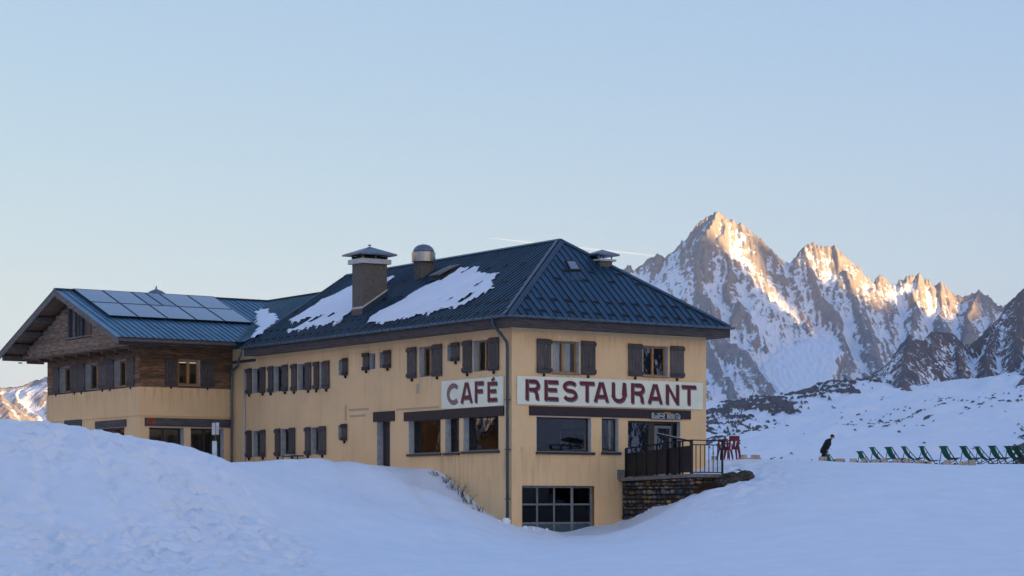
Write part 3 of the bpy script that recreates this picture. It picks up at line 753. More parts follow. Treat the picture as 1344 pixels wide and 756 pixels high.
def wall_mesh(name, plane, u0, u1, z0, z1, holes, mat, parent, thick=0.28, out=0.0):
    """wall with real openings; plane 'R' (y=0 face, u=a) or 'L' (x=0 face, u=b) or (origin fn)"""
    us = sorted(set([u0, u1] + [h[0] for h in holes] + [h[1] for h in holes]))
    zs = sorted(set([z0, z1] + [h[2] for h in holes] + [h[3] for h in holes]))
    fn = plane
    mb = MB()
    for i in range(len(us) - 1):
        for j in range(len(zs) - 1):
            uc, zc = (us[i] + us[i + 1]) / 2, (zs[j] + zs[j + 1]) / 2
            if uc < u0 or uc > u1 or zc < z0 or zc > z1: continue
            if any(h[0] < uc < h[1] and h[2] < zc < h[3] for h in holes): continue
            q = [(us[i], zs[j]), (us[i + 1], zs[j]), (us[i + 1], zs[j + 1]), (us[i], zs[j + 1])]
            mb.add([fn(u, z, 0) for u, z in q], [(0, 1, 2, 3)])
            mb.add([fn(u, z, thick) for u, z in q], [(3, 2, 1, 0)])
    me = mb.mesh(name)
    bm = bmesh.new(); bm.from_mesh(me)
    bmesh.ops.remove_doubles(bm, verts=bm.verts, dist=1e-4)
    bm.to_mesh(me); bm.free()
    return link_mesh(name, me, mat, parent)
def pR(u, z, d, off=0.0): return (u, off + d, z)          # right front, depth goes inwards (+b)
def pL(u, z, d, off=0.0): return (off + d, u, z)          # left front, depth goes inwards (+a)
def slab(fn, u0, u1, z0, z1, d0, d1, mb=None):
    mb = mb or MB()
    mb.hexa([fn(u0, z0, d0), fn(u1, z0, d0), fn(u1, z0, d1), fn(u0, z0, d1)], [fn(u0, z1, d0), fn(u1, z1, d0), fn(u1, z1, d1), fn(u0, z1, d1)])
    return mb

def make_reveal(fn, h, depth, parent, bottom=True):
    u0, u1, z0, z1 = h
    mb = MB(); t = 0.015; e = 0.004
    slab(fn, u0, u0 + t, z0, z1, -e, depth, mb)
    slab(fn, u1 - t, u1, z0, z1, -e, depth, mb)
    slab(fn, u0 + t, u1 - t, z1 - t, z1, -e, depth, mb)
    if bottom: slab(fn, u0 + t, u1 - t, z0, z0 + t, -e, depth, mb)
    return mb.build('window_reveal', M['reveal'], parent)
def make_window(fn, h, depth=0.22, frame='frame', leaves=2, curtain=None, sill=None, pane='glass', fw=0.065, notice=None):
    """frame (part) > pane per leaf, reveal, curtain, sill"""
    u0, u1, z0, z1 = h
    t = 0.018
    a0, a1, b0, b1 = u0 + t, u1 - t, z0 + t, z1 - t
    mb = MB()
    slab(fn, a0, a0 + fw, b0, b1, depth, depth + 0.06, mb)
    slab(fn, a1 - fw, a1, b0, b1, depth, depth + 0.06, mb)
    slab(fn, a0 + fw, a1 - fw, b1 - fw, b1, depth, depth + 0.06, mb)
    slab(fn, a0 + fw, a1 - fw, b0, b0 + fw, depth, depth + 0.06, mb)
    w = (a1 - a0 - 2 * fw) / leaves
    for k in range(1, leaves):
        c = a0 + fw + w * k
        slab(fn, c - fw * 0.7, c + fw * 0.7, b0 + fw, b1 - fw, depth - 0.012, depth + 0.055, mb)
    win = mb.build('window', M[frame], bld)
    for k in range(leaves):
        p0, p1 = a0 + fw + w * k + (fw * .7 if k else 0), a0 + fw + w * (k + 1) - (fw * .7 if k < leaves - 1 else 0)
        slab(fn, p0, p1, b0 + fw, b1 - fw, depth + 0.025, depth + 0.033).build('pane', M[pane], win)
        if curtain and curtain[k]:
            c0, c1 = curtain[k]
            cb = MB(); nn = 14
            for q in range(nn):
                ua, ub = p0 + (p1 - p0) * (c0 + (c1 - c0) * q / nn), p0 + (p1 - p0) * (c0 + (c1 - c0) * (q + 1) / nn)
                da, db = depth + 0.12 + 0.025 * math.sin(q * 1.9), depth + 0.12 + 0.025 * math.sin((q + 1) * 1.9)
                cb.add([fn(ua, b0, da), fn(ub, b0, db), fn(ub, b1, db), fn(ua, b1, da)], [(0, 1, 2, 3)])
            cb.build('curtain', M['curtain'], win)
    if notice:
        n0, n1, m0, m1 = notice
        slab(fn, n0, n1, m0, m1, depth + 0.22, depth + 0.23).build('paper_notice', M['paper'], win)
    make_reveal(fn, h, depth, win)
    if sill:
        slab(fn, u0 - sill[0], u1 + sill[1], z0 - 0.10, z0 - 0.004, -0.09, 0.06).build('sill', M['sill'], win)
    return win
def make_shutter(fn, u0, u1, z0, z1, mat='greywood', out=0.035, hinge_side=1):
    """boards with two battens; lies against the wall"""
    n = max(2, round((u1 - u0) / 0.16))
    mb = MB()
    for k in range(n):
        a, b_ = u0 + (u1 - u0) * k / n, u0 + (u1 - u0) * (k + 1) / n
        slab(fn, a + 0.004, b_ - 0.004, z0 + random.uniform(0, .01), z1 - random.uniform(0, .01), -out - 0.03, -out, mb)
    sh = mb.build('shutter', M[mat], bld)
    hgt = z1 - z0
    for zc in (z0 + hgt * 0.10, z1 - hgt * 0.10):
        slab(fn, u0 - 0.02, u1 + 0.02, zc - 0.075, zc + 0.075, -out - 0.075, -out - 0.0305).build('batten', M['iron' if hgt < 0.9 else 'fascia'], sh)
    c = (u0 + u1) / 2
    slab(fn, c - 0.03, c + 0.03, z0 - 0.12, z0 - 0.005, -out - 0.05, -out + 0.034).build('shutter_stop', M['iron'], sh)
    return sh

# ---- openings of the left front, read off the photograph (left, right column; top, bottom row at the left edge)
holesL, holesR = [], []
def oL(x0, x1, y0, y1):
    b1, zt = FL(x0, y0); b0, _ = FL(x1, y0); _, zb = FL(x0, y1)
    return (b0, b1, zb, zt)
def oR(x0, x1, y0, y1):
    a0, zt = FR(x0, y0); a1, _ = FR(x1, y0); _, zb = FR(x0, y1)
    return (a0, a1, zb, zt)
big_up = [(331.5, 341.2, 484, 516.5, (323.8, 330.2), (341.4, 348)), (359.5, 370, 481, 514.5, (352, 358.6), (370.2, 377.4)), (391, 400.4, 478, 512.5, (382.4, 389.2), (400.6, 408)), (420.6, 429.5, 475, 510.5, (411.8, 418.6), (424, 432))]
low = [(332, 341.4, 565.5, 600, (323.4, 330), (341.6, 348)), (369, 379, 563, 598.5, (361, 367.8), (379.2, 387)), (408.8, 418, 561, 597, (400.5, 407.5), (418.2, 427.4))]
two = [(550, 566.8, 455.5, 495.5, (534.6, 546.2), (567.2, 579.7)), (621.3, 640.8, 447, 488.5, (607.4, 618.8), (641.2, 654.5))]
small = [(444.5, 450, 472, 493, (450.2, 456)), (485.4, 492.7, 464, 485, (476.4, 484.6)), (498.2, 504.2, 462, 483.5, (504.4, 512.6)), (587, 592.8, 452, 474.5, (593, 602.6)), (444, 448.6, 558, 578, (448.8, 455))]
for i, (x0, x1, y0, y1, s1, s2) in enumerate(big_up + low + two):
    h = oL(x0, x1, y0, y1); holesL.append(h)
    near = i >= 7
    make_window(pL, h, 0.24, 'frame' if near else 'frame_dark', 2, curtain=[None, (0.1, 0.95)] if i == 8 else None, fw=0.06)
    for (c0, c1) in (s1, s2):
        b1, _ = FL(c0, y0, -0.04); b0, _ = FL(c1, y0, -0.04)
        make_shutter(pL, b0, b1, h[2] - 0.02, h[3] + 0.03)
rs_ = random.Random(4)
for h in list(holesL)[:9]:                                  # rain stains below the shuttered windows
    slab(pL, h[0] - .1, h[1] + .15, h[2] - rs_.uniform(.7, 1.4), h[2] - .01, -.0025, .01).build('rain_stain', M['stain'], bld)
for (x0, x1, y0, y1, s1) in small:
    h = oL(x0, x1, y0, y1); holesL.append(h)
    make_window(pL, h, 0.22, 'frame_dark', 1, fw=0.05)
    b1, _ = FL(s1[0], y0, -0.04); b0, _ = FL(s1[1], y0, -0.04)
    make_shutter(pL, b0, b1, h[2] - 0.02, h[3] + 0.03)
# cafe windows and side door on the left front
for (x0, x1, y0, y1) in [(536.4, 578.6, 551.5, 596), (584.4, 603, 548.5, 594.5), (608.2, 654.6, 546, 592.5)]:
    h = oL(x0, x1, y0, y1); holesL.append(h)
    make_window(pL, h, 0.26, 'frame_dark', 1 if x1 - x0 < 60 else 2, sill=(0.06, 0.06), fw=0.055)
hd = oL(494.7, 512.2, 553, 622); holesL.append(hd)
make_reveal(pL, hd, 0.3, bld, False).name = 'door_reveal'
dmb = slab(pL, hd[0] + .02, hd[1] - .02, hd[2], hd[3] - .02, 0.3, 0.35)
door = dmb.build('side_door', M['frame_dark'], bld)
slab(pL, hd[0] + .16, hd[1] - .16, hd[2] + .9, hd[3] - .18, 0.285, 0.2995).build('pane', M['sill'], door)
slab(pL, hd[0] + .08, hd[0] + .11, hd[2] + 1.0, hd[2] + 1.12, 0.25, 0.2995).build('handle', M['steel'], door)
# right front
for i, (x0, x1, y0, y1, s1, s2) in enumerate([(724.7, 760, 446.5, 489.5, (704.7, 723.4), (762.8, 781.3)), (843.9, 876.8, 453, 493.5, (824.7, 843), (879.9, 897.5))]):
    h = oR(x0, x1, y0, y1); holesR.append(h)
    make_window(pR, h, 0.20, 'frame', 2, curtain=[(0, 1), (0, .8)] if i == 0 else [(.55, .95), (.0, .7)], fw=0.07)
    slab(pR, h[0] - .1, h[1] + .1, h[2] - .5, h[2] - .06, -.0025, .01).build('rain_stain', M['stain'], bld)
    slab(pR, h[0] - .02, h[1] + .02, h[2] - .05, h[2] - .004, -.05, .02).build('sill', M['concrete'], bld)
    for (c0, c1) in (s1, s2):
        a0, _ = FR(c0, y0, -0.04); a1, _ = FR(c1, y0, -0.04)
        make_shutter(pR, a0, a1, h[2] - 0.03, h[3] + 0.04)
h = oR(703.8, 776, 546.5, 592.6); holesR.append(h)
n0, nt = FR(735, 563, 0.42); n1, nb_ = FR(771.5, 590, 0.42)
make_window(pR, h, 0.20, 'frame_dark', 1, sill=(0.02, 0.14), fw=0.055)
h = oR(789.5, 812, 548.6, 593.2); holesR.append(h)
make_window(pR, h, 0.20, 'frame_dark', 1, sill=(0.02, 0.08), fw=0.055, curtain=[(.72, .9)])
he = oR(823.8, 893, 551.5, 626); holesR.append(he)
# entrance: glazed screen with a door
ent = MB(); u0, u1, z0, z1 = he
ea, _ = FR(851, 560, 0.2); eb, _ = FR(858.5, 560, 0.2); ec, _ = FR(861, 560, 0.2); ed, _ = FR(879, 560, 0.2)
slab(pR, u0 + .02, u1 - .02, z1 - .1, z1 - .02, .2, .27, ent); slab(pR, ea, eb, z0, z1 - .1, .2, .27, ent); slab(pR, u0 + .02, u0 + .08, z0, z1 - .1, .2, .27, ent); slab(pR, ed + .06, ed + .14, z0, z1 - .1, .2, .27, ent)
slab(pR, u0 + .08, ea, z0, z0 + .5, .205, .265, ent)
entr = ent.build('entrance_screen', M['frame_dark'], bld)
slab(pR, u0 + .08, ea, z0 + .5, z1 - .1, .225, .233).build('pane', M['glass'], entr)
slab(pR, ed + .14, u1 - .02, z0, z1 - .1, .225, .233).build('pane', M['glass'], entr)
make_reveal(pR, he, 0.2, entr, False)
dr = MB()
for (p, q) in ((eb + .004, ec + .05), (ed - .01, ed + .055)): slab(pR, p, q, z0, z1 - .18, .19, .245, dr)
slab(pR, ec + .05, ed - .01, z1 - .28, z1 - .18, .19, .245, dr); slab(pR, ec + .05, ed - .01, z0, z0 + .2, .19, .245, dr)
drw = dr.build('entrance_door', M['frame_grey'], bld)
slab(pR, ec + .05, ed - .01, z0 + .2, z1 - .28, .212, .22).build('pane', M['glass'], drw)
for (x0, x1) in ((862, 867.5), (870, 877)):
    p, zt = FR(x0, 561, .2); q, zb = FR(x1, 589, .2)
    st_ = slab(pR, p, q, zb, zt, .232, .238).build('door_notice', M['paper'], drw)
for k in range(7):                                          # dark marks printed on the door notice
    p, zt = FR(863.2, 563.5 + k * 3.4, .2); q, zb = FR(866.4, 565.2 + k * 3.4, .2)
    slab(pR, p + random.uniform(0, .03), q - random.uniform(0, .03), zb, zt, .2285, .2305).build('notice_mark', M['sill'], drw)
slab(pR, ec + .06, ec + .085, z0 + .95, z0 + 1.25, .12, .189).build('door_handle', M['steel'], drw)
# garage
hg = oR(685.2, 780, 637.3, 703); holesR.append(hg)
gd = 0.12
gu0, gu1, gz0, gz1 = hg[0] + .016, FR(777, 640, gd)[0], hg[2] - .4, hg[3] - .016
gr = MB()
cols_ = [FR(705, 640, gd)[0], FR(727.3, 640, gd)[0], FR(751, 640, gd)[0]]
rows_ = [FR(720, 662, gd)[1], FR(720, 686.5, gd)[1]]
for (p, q) in ((gu0, gu0 + .05), (cols_[0] - .035, cols_[0] + .035), (cols_[1] - .035, cols_[1] + .035), (cols_[2] - .07, cols_[2] + .05), (gu1 - .09, gu1)):
    slab(pR, p, q, gz0, gz1, gd, gd + .06, gr)
for zc in rows_ + [gz1 - .03]:
    slab(pR, gu0 + .05, gu1 - .09, zc - .035, zc + .035, gd + .002, gd + .058, gr)
gdoor = gr.build('garage_door', M['frame_grey'], bld)
cu = [gu0 + .05] + cols_ + [gu1 - .09]
for i in range(4):
    for j, (zb, zt) in enumerate(((rows_[0], gz1), (rows_[1], rows_[0]))):
        slab(pR, cu[i] + .02, cu[i + 1] - .02, zb + .02, zt - .02, gd + .025, gd + .032).build('pane', M['glass_dark'], gdoor)
    slab(pR, cu[i] + .02, cu[i + 1] - .02, gz0, rows_[1] - .02, gd + .02, gd + .035).build('door_panel', M['pipe'], gdoor)
slab(pR, hg[0], hg[1], hg[2] - .4, hg[3] + .2, 1.2, 1.25).build('garage_back', M['iron'], gdoor)
gb = MB(); slab(pR, gu1, hg[1], hg[2] - .4, hg[3], gd + .02, gd + .2, gb); gb.build('garage_jamb', M['stucco'], bld)

# ---- walls
for (fn_, u0, u1, zt_, zb_) in [(pR, .05, 2.0, 3.6, .2), (pR, 3.1, 5.2, 4.1, .3), (pL, .3, 6.5, 3.5, .8), (pL, 7.5, 13, 7.9, 6.2), (pR, .1, 9.3, 8.0, 7.2), (pL, .1, 7, 8.0, 7.2)]:
    slab(fn_, u0, u1, zb_, zt_, -.0015, .008).build('rain_stain', M['stain'], bld)
ZWALL = ZE + 0.05
wall_mesh('wall', pR, 0, W, -1.2, ZWALL, holesR, M['stucco'], bld)
wall_mesh('wall', pL, 0, LB, -1.2, ZWALL, holesL, M['stucco'], bld)
wall_mesh('wall', lambda u, z, d: (u, WB1 - d, z), 0, W, -1.2, ZWALL, [], M['stucco'], bld)
pE = lambda u, z, d: (W - d, u, z)
k0, k1 = hit(736, 563, (W - .1, 0, 0), (1, 0, 0)), hit(771.5, 590, (W - .1, 0, 0), (1, 0, 0))
hE = (min(k0.y, k1.y), max(k0.y, k1.y), min(k0.z, k1.z), max(k0.z, k1.z))     # the dining room window on the far side, seen through the front one
wall_mesh('wall', pE, 0, WB1, -1.2, ZWALL, [hE], M['stucco'], bld)
make_window(pE, hE, 0.12, 'frame_grey', 1, fw=.04)
MB().box(0.3, W - .3, 0.3, WB1 - .3, 5.28, 5.36).build('upper_floor', M['concrete'], bld)
MB().box(0.3, W - .3, 0.3, WB1 - .3, 2.42, 2.50).build('lower_floor', M['concrete'], bld)
MB().box(1.2, W - .3, 15.0, 15.1, 2.52, 5.26).build('inner_wall', M['reveal'], bld)

# lintels over the cafe windows
def lintel(fn, face, x0, x1, y0, y1, mat='lintel', out=0.05):
    if face is FL:
        b1, zt = face(x0, y0, -out); b0, _ = face(x1, y0, -out); _, zb = face(x0, y1, -out)
    else:
        b0, zt = face(x0, y0, -out); b1, _ = face(x1, y0, -out); _, zb = face(x0, y1, -out)
    return slab(fn, b0, b1, zb, zt, -out, 0.05).build('lintel', M[mat], bld)
lintel(pL, FL, 529.7, 660.6, 541.2, 553); lintel(pL, FL, 489.5, 517, 541, 554); lintel(pR, FR, 695.2, 907, 532.6, 545)

# ---- main roof: deck, seamed metal pans, ridge caps, snow guards
roof = MB()
e0, e1 = -OV, W + OV
eN, eF = -OV, BG
def roofL(a): return ZE + (a + OV) * (ZR - ZE) / (APX[0] + OV)              # left slope height
def roofR_(b_): return ZE + (b_ + OV) * (ZR - ZE) / (APX[1] + OV)           # hip slope height
ru = 0.03
roof.add([(e0, eN, ZE), (e1, eN, ZE), (APX[0], APX[1], ZR)], [(0, 1, 2)])
roof.add([(e0, eN, ZE), (APX[0], APX[1], ZR), (APX[0], eF, ZR), (e0, eF, ZE)], [(0, 1, 2, 3)])
roof.add([(e1, eN, ZE), (e1, eF, ZE), (APX[0], eF, ZR), (APX[0], APX[1], ZR)], [(0, 1, 2, 3)])
roof.add([(e0, eF, ZE), (APX[0], eF, ZR), (e1, eF, ZE)], [(0, 1, 2)])
roof.add([(e0, eN, ZE - .02), (e1, eN, ZE - .02), (e1, eF, ZE - .02), (e0, eF, ZE - .02)], [(0, 1, 2, 3)])
roofo = roof.build('roof', M['roof'], bld)
def pan(poly3, nrm, parent, mat, seam=None, thick=0.012, sh=0.038, sw=0.028):
    """one metal pan: thin plate on the slope plus its standing seam"""
    nv = Vector(nrm).normalized()
    lo = [Vector(p) + nv * 0.012 for p in poly3]; hi = [p + nv * thick for p in lo]
    n = len(lo); mb = MB()
    mb.add(lo + hi, [tuple(range(n - 1, -1, -1)), tuple(range(n, 2 * n))] + [(i, (i + 1) % n, n + (i + 1) % n, n + i) for i in range(n)])
    if seam:
        p, q = Vector(seam[0]) + nv * (0.012 + thick + sh / 2), Vector(seam[1]) + nv * (0.012 + thick + sh / 2)
        if (q - p).length > 0.1: mb.bar(p, q, sw, sh, nv)
    return mb.build('roof_panel', mat, parent)
PW = 0.331
nL = Vector((-(ZR - ZE) / (APX[0] + OV), 0, 1)); nR = Vector((0, -(ZR - ZE) / (APX[1] + OV), 1))
def clipL(b_):                                              # how far up the left slope a line at b can run (a of its top)
    return APX[0] if b_ >= APX[1] else -OV + (b_ + OV) * (APX[0] + OV) / (APX[1] + OV)
k = 0; b_ = eN
while b_ < eF - 0.02:
    c = min(b_ + PW, eF)
    t0, t1 = clipL(b_), clipL(c)
    poly = [(e0, b_, ZE), (e0, c, ZE), (t1, c, roofL(t1))]
    if t0 > e0 + 0.01: poly.append((t0, b_, roofL(t0)))
    if b_ < APX[1] < c: poly = [(e0, b_, ZE), (e0, c, ZE), (APX[0], c, ZR), (APX[0], APX[1], ZR), (t0, b_, roofL(t0))]
    pan(poly, nL, roofo, M['roof'], ((e0, c, ZE), (t1, c, roofL(t1))))
    b_ = c
def clipR(a):
    f = (a + OV) / (APX[0] + OV) if a <= APX[0] else (e1 - a) / (e1 - APX[0])
    return -OV + max(f, 0) * (APX[1] + OV)
a = e0
while a < e1 - 0.02:
    c = min(a + PW, e1)
    t0, t1 = clipR(a), clipR(c)
    poly = [(a, eN, ZE), (c, eN, ZE)]
    if t1 > eN + .01: poly.append((c, t1, roofR_(t1)))
    if a < APX[0] < c: poly.append((APX[0], APX[1], ZR))
    if t0 > eN + .01: poly.append((a, t0, roofR_(t0)))
    pan(poly, nR, roofo, M['roof'], ((c, eN, ZE), (c, t1, roofR_(t1))))
    a = c
def cap(p, q, w, mat, parent, name='ridge_cap', lift=0.05):
    p, q = Vector(p), Vector(q)
    return MB().bar(p + Vector((0, 0, lift)), q + Vector((0, 0, lift)), w, 0.03).build(name, mat, parent)
apex = (APX[0], APX[1], ZR)
M['cap'] = surf('ridge_cap_metal', (0.045, 0.066, 0.092), (0.032, 0.05, 0.074), 2, 0.4, 0.3)
def hipcap(p, q, n1, n2, w=0.20):
    p, q = Vector(p), Vector(q); d = (q - p).normalized(); mb = MB()
    for nv in (Vector(n1).normalized(), Vector(n2).normalized()):
        s = nv.cross(d).normalized()
        other = Vector(n2).normalized() if nv == Vector(n1).normalized() else Vector(n1).normalized()
        if s.dot(other) > 0: s = -s
        mid = s * (w / 2); up = nv * 0.075
        mb.hexa([p + up - mid * 0 - nv * .02, p + up + s * w - nv * .02, q + up + s * w - nv * .02, q + up - nv * .02], [p + up, p + up + s * w, q + up + s * w, q + up])
    return mb.build('hip_cap', M['cap'], roofo)
nB = Vector(((ZR - ZE) / (APX[0] + OV), 0, 1))
hipcap((e0, eN, ZE), apex, nL, nR); hipcap((e1, eN, ZE), apex, nB, nR); hipcap(apex, (APX[0], eF, ZR), nL, nB, .16)
hipcap((e0, eF - .05, ZE), (APX[0], eF - .05, ZR), nL, (0, 1, 0.0), .12)
gm = MB().box(-.14, .14, -.03, .03, 0, .07).mesh('snow_guard')
def guards(rows, axis):
    for t, start, stepn in rows:
        k = start
        while True:
            u = e0 + PW * k + PW / 2 if axis == 'R' else eN + PW * k + PW / 2
            if axis == 'R':
                if u > e1: break
                bb = eN + t * (APX[1] + OV)
                if clipR(u) > bb + .25:
                    o = link_mesh('snow_guard', gm, M['iron'], roofo); o.location = (u, bb, roofR_(bb) + .03)
            else:
                if u > eF: break
                aa = e0 + t * (APX[0] + OV)
                if clipL(u) > aa + .3:
                    o = link_mesh('snow_guard', gm, M['iron'], roofo); o.location = (aa, u, roofL(aa) + .03); o.rotation_euler = (0, 0, R(90))
            k += stepn
guards([(0.055, 1, 2), (0.20, 2, 2), (0.47, 3, 4), (0.58, 5, 4)], 'R')
guards([(0.05, 1, 2), (0.18, 2, 2), (0.45, 3, 4), (0.70, 5, 4)], 'L')

# fascia, soffit, gutters
def frame_ring(z0, z1, d0, d1, name, mat):
    a = slab(lambda u, z, d: (u, eN + d, z), e0, e1, z0, z1, d0, d1).build(name, mat, bld)
    b2 = slab(lambda u, z, d: (e0 + d, u, z), eN + d1, eF, z0, z1, d0, d1).build(name, mat, bld)
    c = slab(lambda u, z, d: (e1 - d, u, z), eN + d1, eF, z0, z1, d0, d1).build(name, mat, bld)
frame_ring(ZE - .42, ZE - .03, 0.06, 0.11, 'fascia', M['fascia'])
MB().box(e0 + .11, 0.0, eN + .11, eF, ZE - .40, ZE - .36).build('soffit', M['soffit'], bld)
MB().box(0.0, e1 - .11, eN + .11, 0.0, ZE - .40, ZE - .36).build('soffit', M['soffit'], bld)
MB().box(W, e1 - .11, 0.0, eF, ZE - .40, ZE - .36).build('soffit', M['soffit'], bld)
def gutter(p, q, r=0.085, name='gutter', brk=0.62, mat='zinc'):
    p, q = Vector(p), Vector(q); d = (q - p).normalized(); s = d.cross(Vector((0, 0, 1))); n = 8
    ring = [s * math.cos(math.pi * k / n) * r - Vector((0, 0, math.sin(math.pi * k / n) * r * 1.15)) for k in range(n + 1)]
    ring += [v * 0.88 + Vector((0, 0, 0.0)) for v in ring[::-1]]
    m_ = len(ring); mb = MB()
    mb.add([p + v for v in ring] + [q + v for v in ring], [(i, (i + 1) % m_, m_ + (i + 1) % m_, m_ + i) for i in range(m_)] + [tuple(range(m_ - 1, -1, -1)), tuple(range(m_, 2 * m_))])
    g = mb.build(name, M[mat], bld)
    L = (q - p).length; k = brk / 2
    while k < L:
        c = p + d * k
        MB().tube([c - d * .014 + v * 1.07 for v in [s * r, s * r * .7 - Vector((0, 0, r * .8)), -Vector((0, 0, r * 1.15)), -s * r * .7 - Vector((0, 0, r * .8)), -s * r]], 0.016, 5).build('gutter_bracket', M['pipe'], g)
        k += brk
    return g
gutter((e0 - .06, eN - .06, ZE + .005), (e1 + .1, eN - .06, ZE + .005)); gutter((e0 - .06, eN - .04, ZE + .003), (e0 - .06, eF + .05, ZE + .003))
gutter((e1 + .06, eN, ZE + .003), (e1 + .06, eF, ZE + .003))
# near downpipe with its swan neck
bt, _ = FL(648.5, 416.5, e0); 
dp = MB()
foot = FL(667.5, 688, -0.11)
pts = [(e0 - .06, bt, ZE - .05), (e0 - .06, bt, ZE - .30), (e0 + .02, bt - .05, ZE - .42), (-0.18, 0.30, ZE - .80), (-0.12, 0.20, ZE - .95), (-0.11, 0.16, ZE - 1.2), (-0.11, 0.16, -0.1)]
dp.tube(pts, 0.06, 10).build('downpipe', M['pipe'], bld, True)
MB().tube([(-.11, .16, -0.12), (-.11, .16, 0.12)], 0.075, 10).build('downpipe_shoe', M['darkred'], bld, True)
for zc in (1.6, 3.5, 5.4):
    MB().box(-.185, -.0, .085, .235, zc - .02, zc + .02).build('pipe_clip', M['pipe'], bld)
# far pipes where the wing meets
bp_, _ = FL(320.8, 540, -0.05)
MB().tube([(-.06, bp_, -0.5), (-.06, bp_, FL(320.8, 484, -.05)[1])], 0.045, 8).build('downpipe', M['white'], bld, True)
bq, _ = FL(304.8, 540, -0.1)
MB().tube([(e0 - .06, eF + .03, ZE - .06), (e0 - .02, eF + .15, ZE - .35), (e0 + .1, eF + .6, ZE - .55), (-.2, bq - .8, ZE - .75), (-.16, bq - .1, ZE - .95), (-.14, bq - .02, ZE - 1.3), (-.14, bq - .02, -.5)], 0.055, 8).build('downpipe', M['zinc'], bld, True)
MB().box(-.05, .02, 20.9, LB, ZE - .62, ZE - .5).build('flashing', M['pipe'], bld)

# ---- chimneys, vents, skylights
def on_roofL(px, py): return hit(px, py, (e0, 0, ZE), nL)
def on_roofR(px, py): return hit(px, py, (0, eN, ZE), nR)
cA = on_roofL(476, 414)                                     # near foot corner of the big chimney
p1 = hit(462.3, 412, (cA.x, 0, 0), (1, 0, 0)); cb1 = p1.y
cd = (hit(508, 395, (0, cA.y, 0), (0, 1, 0))).x
ztop = hit(476, 345, cA, (1, 0, 0)).z
ch = MB().box(cA.x, cd, cA.y, cb1, roofL(cA.x) - .4, ztop).build('chimney', M['chimney'], bld)
x0, x1, y0, y1 = cA.x, cd, cA.y, cb1
def slope_box(d, z0o, z1o):
    lo = [(x0 - d, y0 - d), (x1 + d, y0 - d), (x1 + d, y1 + d), (x0 - d, y1 + d)]
    return MB().hexa([(p, q, roofL(p) + z0o) for p, q in lo], [(p, q, roofL(p) + z1o) for p, q in lo])
slope_box(.03, -.05, .32).build('chimney_flashing', M['cap'], ch); slope_box(.018, .322, .40).build('chimney_flashing', M['white'], ch)
MB().box(x0 - .14, x1 + .14, y0 - .14, y1 + .14, ztop - .0, ztop + .2).build('chimney_collar', M['white'], ch)
for (p, q) in ((x0 - .02, y0 - .02), (x1 - .06, y0 - .02), (x0 - .02, y1 - .06), (x1 - .06, y1 - .06), ((x0 + x1) / 2, y0 - .02)):
    MB().box(p, p + .08, q, q + .08, ztop + .2, ztop + .36).build('cap_post', M['zinc'], ch)
MB().box(x0 + .06, x1 - .06, y0 + .06, y1 - .06, ztop + .2, ztop + .33).build('flue', M['iron'], ch)
def cap_pyr(x0, x1, y0, y1, z, o, hgt, name, parent):
    c = ((x0 + x1) / 2, (y0 + y1) / 2, z + hgt)
    b = [(x0 - o, y0 - o, z), (x1 + o, y0 - o, z), (x1 + o, y1 + o, z), (x0 - o, y1 + o, z)]
    t = [(p, q, z + .07) for p, q, _ in b]
    mb = MB().hexa(b, t); mb.add(t + [c], [(0, 1, 4), (1, 2, 4), (2, 3, 4), (3, 0, 4)])
    return mb.build(name, M['capsheet'], parent)
cap_pyr(x0, x1, y0, y1, ztop + .36, .32, .42, 'chimney_cap', ch)
MB().box((x0 + x1) / 2 - .05, (x0 + x1) / 2 + .05, (y0 + y1) / 2 - .05, (y0 + y1) / 2 + .05, ztop + .80, ztop + .86).build('cap_finial', M['capsheet'], ch)
# round steel cowl on a square stack
vA = on_roofL(553, 367)
s = 0.42
vx0, vy0 = vA.x, vA.y
vzt = hit(553, 341, vA, (1, 0, 0)).z
stk = MB().box(vx0, vx0 + .62, vy0, vy0 + .62, roofL(vx0) - .4, vzt).build('vent_stack', M['chimney'], bld)
cxv, cyv = vx0 + .31, vy0 + .31
def lathe(prof, c, n=20):
    mb = MB(); vs, fs = [], []
    for i, (r, z) in enumerate(prof):
        vs += [(c[0] + r * math.cos(2 * math.pi * k / n), c[1] + r * math.sin(2 * math.pi * k / n), c[2] + z) for k in range(n)]
    for i in range(len(prof) - 1):
        for k in range(n):
            fs.append((i * n + k, i * n + (k + 1) % n, (i + 1) * n + (k + 1) % n, (i + 1) * n + k))
    fs.append(tuple(range(n - 1, -1, -1))); fs.append(tuple((len(prof) - 1) * n + k for k in range(n)))
    return mb.add(vs, fs)
lathe([(.50, -.05), (.52, -.05), (.52, .36), (.47, .38)], (cxv, cyv, vzt), 24).build('cowl_band', M['steel'], stk, False)
lathe([(.47, .381), (.46, .45), (.40, .56), (.28, .66), (.12, .71), (.01, .72)], (cxv, cyv, vzt), 24).build('cowl_dome', M['capsheet'], stk, True)
# vent beyond the ridge
vB = hit(790, 343, (W / 2 + 1.3, 0, 0), (1, 0, 0))
st2 = MB().box(vB.x - .3, vB.x + .3, vB.y - .3, vB.y + .3, ZR - 1.6, vB.z - .02).build('vent_stack', M['chimney'], bld)
MB().box(vB.x - .42, vB.x + .42, vB.y - .42, vB.y + .42, vB.z - .02, vB.z + .06).build('stack_collar', M['white'], st2)
for p in (-.3, .26):
    for q in (-.3, .26): MB().box(vB.x + p, vB.x + p + .04, vB.y + q, vB.y + q + .04, vB.z + .06, vB.z + .2).build('cap_post', M['zinc'], st2)
cap_pyr(vB.x - .3, vB.x + .3, vB.y - .3, vB.y + .3, vB.z + .2, .22, .28, 'stack_cap', st2)
